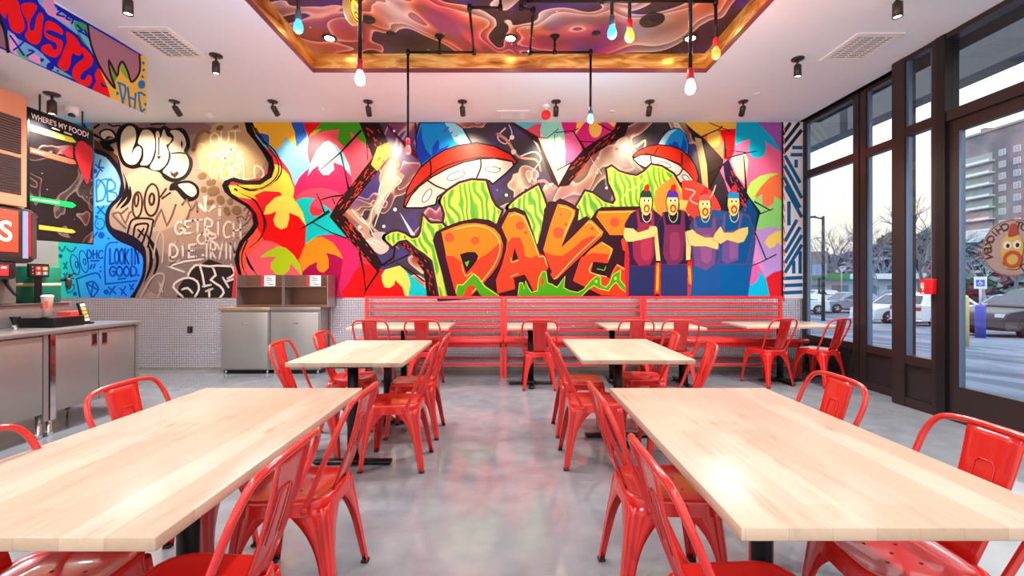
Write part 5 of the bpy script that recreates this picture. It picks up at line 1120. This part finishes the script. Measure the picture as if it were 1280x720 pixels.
# cars: nose toward local -x, flank toward local -y
def car(px, s_, paint, label, length=4.6, h=1.66, turn=0.0, flip=1):
    x, y = (px - CX) / s_, F / s_; t = thing('parked_car', label, 'car', (x, y, gz(x, y)), turn, 'parked cars')
    s = length / 4.6; k = h / 1.66
    def X(v): return flip * (v - 2.3) * s
    lower = cr([(0, .42), (.04, .72), (.25, .88), (1.1, 1.0), (1.35, 1.04), (4.3, 1.06), (4.55, .98), (4.6, .6), (4.55, .34), (4.2, .27), (.3, .25), (.05, .3)], 3)
    m = MB(); bm = bmesh.new(); rings = []
    for w_, kk in ((-.90, .93), (-.86, 1), (.86, 1), (.90, .93)):
        rings.append([bm.verts.new((X(2.3 + (q_[0] - 2.3) * (.985 if kk < 1 else 1)), w_, (.62 + (q_[1] - .62) * kk) * k)) for q_ in lower])
    n = len(lower)
    for r0, r1 in zip(rings, rings[1:]):
        for i in range(n): bm.faces.new((r0[i], r0[(i + 1) % n], r1[(i + 1) % n], r1[i]))
    bm.faces.new(rings[0][::-1]); bm.faces.new(rings[-1]); bmesh.ops.recalc_face_normals(bm, faces=bm.faces); m.bm(bm, paint, False)
    for wx in (.88, 3.68):
        for sy in (-1, 1): m.prism([(X(wx) + .42 * s * math.cos(PI * i / 10), (.33 + .42 * math.sin(PI * i / 10)) * k) for i in range(11)], sy * .86, sy * .912, mat('arch_black', (26, 28, 32), .6), 'y')
    for sy in (-1, 1): m.box(X(.7), X(3.9), sy * .88, sy * .91, .24 * k, .38 * k, mat('arch_black', (26, 28, 32), .6))
    m.build('body', t)
    top = [(1.2, 1.03), (1.95, 1.60), (2.4, 1.66), (3.7, 1.62), (4.1, 1.52), (4.45, 1.05)]
    m = MB(); v = [(X(q_[0]), -(.80 if q_[1] < 1.3 else .62), q_[1] * k) for q_ in top] + [(X(q_[0]), (.80 if q_[1] < 1.3 else .62), q_[1] * k) for q_ in top]; n = len(top)
    m.add(v, [list(range(n)), list(range(n, 2 * n))[::-1]] + [(i, i + 1, n + i + 1, n + i) for i in range(n - 1)], paint); m.build('roof', t)
    m = MB(); gl = mat('car_glass', (58, 70, 88), .08, .3)
    for sy in (-1, 1):
        for q_ in ([(1.5, 1.08), (2.02, 1.52), (2.65, 1.57), (2.65, 1.08)], [(2.74, 1.08), (2.74, 1.57), (3.6, 1.54), (3.75, 1.08)], [(3.85, 1.08), (3.72, 1.52), (3.95, 1.48), (4.25, 1.08)]):
            m.add([(X(u), sy * (.80 - (.18 * (zz_ - 1.05) / .25 if zz_ < 1.3 else .18) + .012), zz_ * k) for u, zz_ in q_], [(0, 1, 2, 3)], gl)
    m.add([(X(1.24), -.7, 1.07 * k), (X(1.24), .7, 1.07 * k), (X(1.93), .56, 1.59 * k), (X(1.93), -.56, 1.59 * k)], [(0, 1, 2, 3)], gl); m.add([(X(4.44), -.7, 1.1 * k), (X(4.44), .7, 1.1 * k), (X(4.14), .56, 1.5 * k), (X(4.14), -.56, 1.5 * k)], [(0, 1, 2, 3)], gl)
    m.build('window', t)
    for wx in (.88, 3.68):
        for sy in (-1, 1):
            m = MB(); c = (X(wx), sy * .82, .34 * k); rr = .35 * k
            m.lathe([(.2 * k, -.1), (rr - .03, -.11), (rr, -.08), (rr, .08), (rr - .03, .11), (.2 * k, .1)], mat('tyre', (24, 24, 26), .8), c, 22, 'y')
            wo = m.build('wheel', t); m = MB()
            m.lathe([(.24 * k, 0), (.22 * k, -.02 * sy * -1)], mat('rim_dark', (70, 74, 80), .4, .5), (c[0], c[1] + sy * .1, c[2]), 20, 'y')
            for j in range(5):
                a_ = 2 * PI * j / 5; m.tube([(c[0], c[1] + sy * .125, c[2]), (c[0] + .22 * k * math.cos(a_), c[1] + sy * .115, c[2] + .22 * k * math.sin(a_))], .028, mat('alloy', (190, 196, 204), .3, .7), 6)
            m.build('alloy_rim', wo)
    m = MB(); m.box(X(.02), X(.35), -.86, -.6, .70 * k, .82 * k, mat('headlamp', (214, 222, 232), .15)); m.box(X(.02), X(.35), .6, .86, .70 * k, .82 * k, mat('headlamp', (214, 222, 232), .15)); m.build('headlamp', t)
    m = MB(); m.box(X(4.3), X(4.62), -.87, -.6, .78 * k, .95 * k, mat('tail_lamp', (150, 30, 36), .2)); m.box(X(4.3), X(4.62), .6, .87, .78 * k, .95 * k, mat('tail_lamp', (150, 30, 36), .2)); m.build('tail_lamp', t)
    m = MB()
    for sy in (-1, 1): m.bbox(X(1.5), X(1.72), sy * .9, sy * 1.02, 1.0 * k, 1.13 * k, paint, .03)
    m.build('wing_mirror', t)
    return t
silver, white_, dark_, greyb = mat('car_silver', (168, 182, 204), .3, .3), mat('car_white', (210, 220, 234), .3), mat('car_dark', (52, 58, 70), .3, .3), mat('car_grey_blue', (132, 148, 174), .3, .4)
car(1125, 22, white_, 'white car with black wheel arches seen on both sides of the dark pillar', length=4.4)
car(1058, 15.3, greyb, 'grey blue car in the second row, behind the first window')
car(991, 16, white_, 'white car partly hidden by the window corner, only its tail showing', flip=1)
car(1302, 36, dark_, 'dark car with silver wheels filling the lower door glass')
car(1181, 25, white_, 'white car half hidden by the door stile, behind the blue post', length=4.0, flip=-1)
car(1118, 12.2, silver, 'silver car in the far row behind the white car'); car(1020, 11.8, white_, 'pale car in the far row behind the grey blue car'); car(1262, 19, silver, 'silver car behind the dark car, its roof above it')
# lamp post, signs, bollards
M_post = mat('lamp_post_bronze', (46, 44, 46), .5, .3)
x, y, a = ray(1029, 34); t = thing('street_lamp', 'tall car park lamp post with an arm seen through the first window', 'lamp post', (x, y, gz(x, y)), -a)
m = MB(); m.tube([(0, 0, 0), (0, 0, 6.5)], [.11, .08], M_post, 10); m.build('pole', t); m = MB(); m.tube([(0, 0, 6.35), (-.5, 0, 6.5)], .05, M_post, 8); m.bbox(-1.05, -.35, -.14, .14, 6.45, 6.56, M_post, .03); m.build('lamp_head', t)
def lerpz(px, R): x, y, a = ray(px, R); return x, y, gz(x, y), -a
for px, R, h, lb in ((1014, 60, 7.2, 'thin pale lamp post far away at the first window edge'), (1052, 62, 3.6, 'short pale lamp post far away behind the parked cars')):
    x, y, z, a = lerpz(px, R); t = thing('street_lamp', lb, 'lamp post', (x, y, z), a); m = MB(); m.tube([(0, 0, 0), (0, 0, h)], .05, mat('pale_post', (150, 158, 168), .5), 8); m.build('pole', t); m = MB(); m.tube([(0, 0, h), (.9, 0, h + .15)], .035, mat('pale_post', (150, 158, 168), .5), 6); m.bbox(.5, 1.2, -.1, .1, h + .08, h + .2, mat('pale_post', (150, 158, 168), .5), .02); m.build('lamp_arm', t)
x, y, z, a = lerpz(1024, 56); t = thing('pylon_sign', 'grey pylon sign board on posts beyond the lamp post', 'sign', (x, y, z), a)
m = MB(); m.box(-.1, .1, -.1, .1, 0, 3.0, M_post); m.build('post', t); m = MB(); m.box(-.7, .7, -.15, .15, 2.9, 5.6, mat('pylon_grey', (120, 116, 122), .5)); m.box(-.62, .62, -.16, -.15, 3.2, 4.3, mat('pylon_blue', (130, 150, 200), .5)); m.build('panel', t)
x, y, z, a = lerpz(1225.5, 21.5); t = thing('parking_sign', 'blue bollard post carrying a white and blue wheelchair parking sign', 'sign', (x, y, z), a)
m = MB(); m.lathe([(.13, 0), (.13, 1.02), (.1, 1.08), (.03, 1.1)], mat('bollard_blue', (70, 84, 190), .5), (0, 0, 0), 16); m.build('bollard', t); m = MB(); m.tube([(0, 0, 1.08), (0, 0, 1.95)], .035, mat('sign_pole_white', (214, 222, 232), .4), 8); m.build('pole', t)
m = MB(); m.box(-.15, .15, -.05, -.035, 1.62, 2.02, mat('sign_plate', (226, 234, 244), .4)); m.box(-.1, .1, -.053, -.05, 1.7, 1.92, mat('sign_blue', (40, 110, 210), .4))
wp = Paint(m, lambda px, py, l: (px, -.0535 - l, -py), .0006); ww = (240, 246, 250); wp.ell(ww, -.01, -1.89, .014, .014); wp.stroke(ww, [(-.01, -1.87), (-.005, -1.82), (.03, -1.82), (.045, -1.77)], .014); wp.ring(ww, -.01, -1.79, .045, .045, .012)
m.build('sign_plate', t)
x, y, z, a = lerpz(1203, 17); m = MB(); m.lathe([(.13, 0), (.13, 1.3), (.1, 1.36), (.03, 1.38)], mat('bollard_yellow', (206, 194, 120), .5), (0, 0, 0), 16); tag(m.build('bollard', None, (x, y, z)), 'pale yellow bollard at the edge of the door glass', 'bollard')
# bare winter trees and evergreens
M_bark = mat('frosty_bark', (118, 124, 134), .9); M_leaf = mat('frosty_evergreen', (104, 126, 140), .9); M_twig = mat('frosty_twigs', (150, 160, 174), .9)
def bare_tree(x, y, z, h, seed, label, m_=None):
    rnd = random.Random(seed); m = MB(); m_ = m_ or M_bark
    def grow(p0, d, ln, r, lev):
        p1 = p0 + d * ln * .5 + Vector((rnd.uniform(-1, 1), rnd.uniform(-1, 1), 0)) * ln * .06; p2 = p1 + (d + Vector((rnd.uniform(-.2, .2), rnd.uniform(-.2, .2), .05))).normalized() * ln * .5
        m.tube([p0, p1, p2], [r, r * .8, r * .62], m_, 5 if lev < 2 else 3, True, False)
        if lev >= 5: return
        for i in range(3 if lev else 4):
            nd = (d + Vector((rnd.uniform(-1, 1), rnd.uniform(-1, 1), rnd.uniform(-.25, .5))) * .75).normalized(); grow(p1.lerp(p2, rnd.uniform(.2, 1)), nd, ln * rnd.uniform(.6, .78), r * .55, lev + 1)
    grow(Vector((0, 0, 0)), Vector((0, 0, 1)), h * .36, h * .022, 0)
    tag(m.build('bare_tree', None, (x, y, z)), label, 'tree', 'bare trees beyond the car park')
def evergreen(x, y, z, h, wd, seed, label):
    rnd = random.Random(seed); t = thing('evergreen_tree', label, 'tree', (x, y, z), 0, 'frosted evergreens beyond the car park')
    m = MB(); m.tube([(0, 0, 0), (0, 0, h * .6)], [.3, .15], M_bark, 6); m.build('trunk', t); m = MB()
    for i in range(520):
        u = rnd.random() ** .8; zz_ = h * (.04 + .94 * u); rr = wd * (1 - u) ** .55 * (.55 + .45 * rnd.random()); a_ = rnd.uniform(0, 2 * PI); s_ = .5 + rnd.random() * .9
        c = Vector((rr * math.cos(a_), rr * math.sin(a_), zz_)); d1 = Vector((rnd.uniform(-1, 1), rnd.uniform(-1, 1), rnd.uniform(-.6, .6))).normalized() * s_; d2 = d1.cross(Vector((rnd.uniform(-1, 1), rnd.uniform(-1, 1), 1))).normalized() * s_ * .6
        m.add([c - d1, c + d2, c + d1 * .8, c - d2], [(0, 1, 2, 3)], M_leaf if rnd.random() < .7 else M_twig)
    m.build('foliage', t)
for px, R, h, sd, lb in ((1012, 78, 9, 1, 'thin bare tree at the edge of the first window'), (1041, 74, 11, 2, 'slender bare tree right behind the lamp post'), (1060, 80, 10, 3, 'bare tree at the middle of the first window bay'), (1090, 76, 11.5, 4, 'spreading dark bare tree in the second window'), (1104, 70, 9.5, 5, 'low bare tree beside the dark pillar'), (1098, 52, 5.5, 6, 'small frosted bare tree behind the white car'), (1150, 74, 14, 7, 'bare tree in the narrow window pane'), (1158, 64, 10, 8, 'twiggy bare tree low in the narrow window'), (1230, 62, 6.5, 9, 'bare tree under the round door sticker'), (1268, 66, 9, 10, 'bare tree before the block of flats')):
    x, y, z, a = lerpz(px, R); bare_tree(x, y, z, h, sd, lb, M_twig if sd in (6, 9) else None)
for px, R, h, wd, sd, lb in ((1008, 92, 6.5, 5, 21, 'low evergreen at the corner of the first window'), (1034, 112, 8, 6, 22, 'broad evergreen behind the pylon sign'), (1062, 92, 7.2, 6, 23, 'broad evergreen behind the grey blue car'), (1090, 108, 9, 6, 24, 'evergreen under the spreading bare tree'), (1112, 88, 9.5, 5, 25, 'taller evergreen touching the dark pillar'), (1140, 104, 9.5, 5, 26, 'evergreen at the edge of the narrow window'), (1160, 82, 9, 5, 27, 'evergreen low in the narrow window'), (1205, 100, 8, 5, 28, 'evergreen beside the door stile'), (1240, 82, 7.5, 5.5, 29, 'evergreen behind the round door sticker'), (1275, 97, 9, 6, 30, 'evergreen at the picture edge before the flats')):
    x, y, z, a = lerpz(px, R); evergreen(x, y, z, h, wd, sd, lb)
# low shop building with a white canopy, far left; block of flats beyond the door
x, y, z, a = lerpz(1046, 66); t = thing('filling_station', 'low pale shop with a white roof edge and a green sign among the far trees', 'building', (x, y, z), a)
m = MB(); m.box(-7, 7, -1.5, 2.5, 0, 2.8, mat('shop_pale', (176, 190, 200), .7)); m.build('walls', t); m = MB(); m.box(-7.6, 7.6, -2.4, 3, 2.8, 3.4, mat('shop_roof', (220, 228, 236), .6)); m.build('roof', t)
m = MB(); m.box(-2.6, 1.2, -2.5, -2.4, 2.75, 3.45, mat('shop_green', (30, 140, 80), .5)); m.build('sign_panel', t)
for xx in (-5.5, -3, -.5, 2, 4.5): m = MB(); m.box(xx, xx + 1.6, -1.53, -1.5, .9, 2.1, mat('shop_glass', (110, 130, 150), .2)); m.build('window', t)
BXX = 121.0; t = thing('apartment_block', 'tall grey brick block of flats with white balconies seen through the door', 'building', (BXX, 90, -1.2))
brick = mat('flats_brick', (126, 124, 136), .9); N, L, b = nodes(brick); r = ramp(N, [(.35, (112, 112, 126)), (.55, (140, 134, 144)), (.7, (158, 126, 130))]); L.new(noise(N, L, coords(N, L), .12, 3), r.inputs[0]); L.new(r.outputs[0], b.inputs['Base Color'])
HB = 40.3
m = MB(); m.box(0, 25, -40, 33, 0, HB, brick); m.build('wall', t)
m = MB(); m.box(-.4, 25, -40, 33.2, HB, HB + .5, mat('flats_coping', (150, 152, 160), .8)); m.box(2, 6, 26, 27, HB + .5, HB + 2, brick); m.build('roof', t)
M_wht = mat('balcony_white', (222, 228, 238), .7); M_wg = mat('flats_glass', (150, 164, 184), .3); M_wf = mat('flats_window_frame', (224, 230, 238), .5); M_bal = mat('balcony_infill', (150, 160, 166), .8)
for k in range(10):
    z0 = 32.6 - k * 2.9
    m = MB(); m.box(-1.6, 0, 21.6, 31, z0, z0 + .35, M_wht); m.box(-1.6, -1.5, 21.6, 31, z0 + .35, z0 + .6, M_wht); bo = m.build('balcony', t)
    m = MB(); m.box(-.1, 0, 22.2, 30.5, z0 + .4, z0 + 2.4, M_bal); m.build('balcony_glazing', bo)
    for yy in (19.2, 16.0, 12.4, 8.6, 2.0):
        m = MB(); m.box(-.12, 0, yy, yy + 1.5, z0 + .9, z0 + 2.4, M_wf); wo = m.build('window', t); m = MB(); m.box(-.16, -.12, yy + .1, yy + .7, z0 + 1.0, z0 + 2.3, M_wg); m.box(-.16, -.12, yy + .8, yy + 1.4, z0 + 1.0, z0 + 2.3, M_wg); m.build('pane', wo)
x, y, z, a = lerpz(1250, 92); t = thing('snowy_canopy', 'low white snow covered canopy on posts in front of the flats', 'canopy', (x, y, z), a)
m = MB(); m.box(-11, 11, -2, 3, 8.0, 9.4, mat('canopy_snow', (218, 228, 242), .8)); m.build('roof', t)
for xx in (-7.5, 0, 7.5): m = MB(); m.box(xx - .3, xx + .3, .5, 1.1, 0, 8.0, mat('canopy_post', (170, 182, 198), .7)); m.build('post', t)
# ---------------------------------------------------------------- sky, camera, view
w = bpy.data.worlds.new('overcast_sky'); bpy.context.scene.world = w; w.use_nodes = True
N, L = w.node_tree.nodes, w.node_tree.links; bg = N['Background']
tc = N.new('ShaderNodeTexCoord'); sp = N.new('ShaderNodeSeparateXYZ'); L.new(tc.outputs['Generated'], sp.inputs[0])
nz = N.new('ShaderNodeTexNoise'); nz.inputs['Scale'].default_value = 2.2; nz.inputs['Detail'].default_value = 5; mp = N.new('ShaderNodeMapping'); mp.inputs['Scale'].default_value = (1, 1, 5); L.new(tc.outputs['Generated'], mp.inputs[0]); L.new(mp.outputs[0], nz.inputs['Vector'])
r1 = ramp(N, [(0.0, (206, 206, 210)), (0.5, (236, 222, 204)), (0.56, (240, 232, 222)), (0.8, (226, 232, 240)), (1.0, (214, 224, 238))])
L.new(mth(N, L, 'MULTIPLY_ADD', sp.outputs[2], 0.5), r1.inputs[0]); N[-1 if False else 'Math'].inputs[2].default_value = 0.5
r2 = ramp(N, [(0.35, (214, 216, 222)), (0.65, (255, 252, 248))]); L.new(nz.outputs['Fac'], r2.inputs[0])
L.new(mixc(N, L, 0.35, r1.outputs[0], r2.outputs[0], 'MULTIPLY'), bg.inputs['Color'])
# overcast sky brighter overhead; unseen lower half raised to brighten the ceiling
r3 = ramp(N, [(0.0, (.5,)), (0.40, (.5,)), (0.49, (.25,)), (0.54, (.24,)), (0.70, (.36,)), (1.0, (.6,))]); L.new(N['Math'].outputs[0], r3.inputs[0])
L.new(mth(N, L, 'MULTIPLY', r3.outputs[0], SKY / .24), bg.inputs['Strength'])
cam = bpy.data.cameras.new('camera'); co = bpy.data.objects.new('camera', cam); C.objects.link(co)
co.location = (0, 0, HC); co.rotation_euler = (PI / 2, 0, 0)
cam.sensor_width = 36; cam.lens = 36 * F / 1280; cam.shift_x = 3 / 1280; cam.shift_y = -8 / 1280; cam.clip_start = .05; cam.clip_end = 600
sc = bpy.context.scene; sc.camera = co
sc.view_settings.view_transform = 'Standard'; sc.view_settings.look = 'None'; sc.view_settings.gamma = 1; sc.view_settings.exposure = EXPO; sc.view_settings.use_curve_mapping = False
sc.cycles.use_denoising = True; sc.cycles.max_bounces = 10; sc.cycles.diffuse_bounces = 5; sc.cycles.glossy_bounces = 5; sc.cycles.transparent_max_bounces = 24; sc.cycles.sample_clamp_indirect = 6
sc.cycles.caustics_reflective = False; sc.cycles.caustics_refractive = False
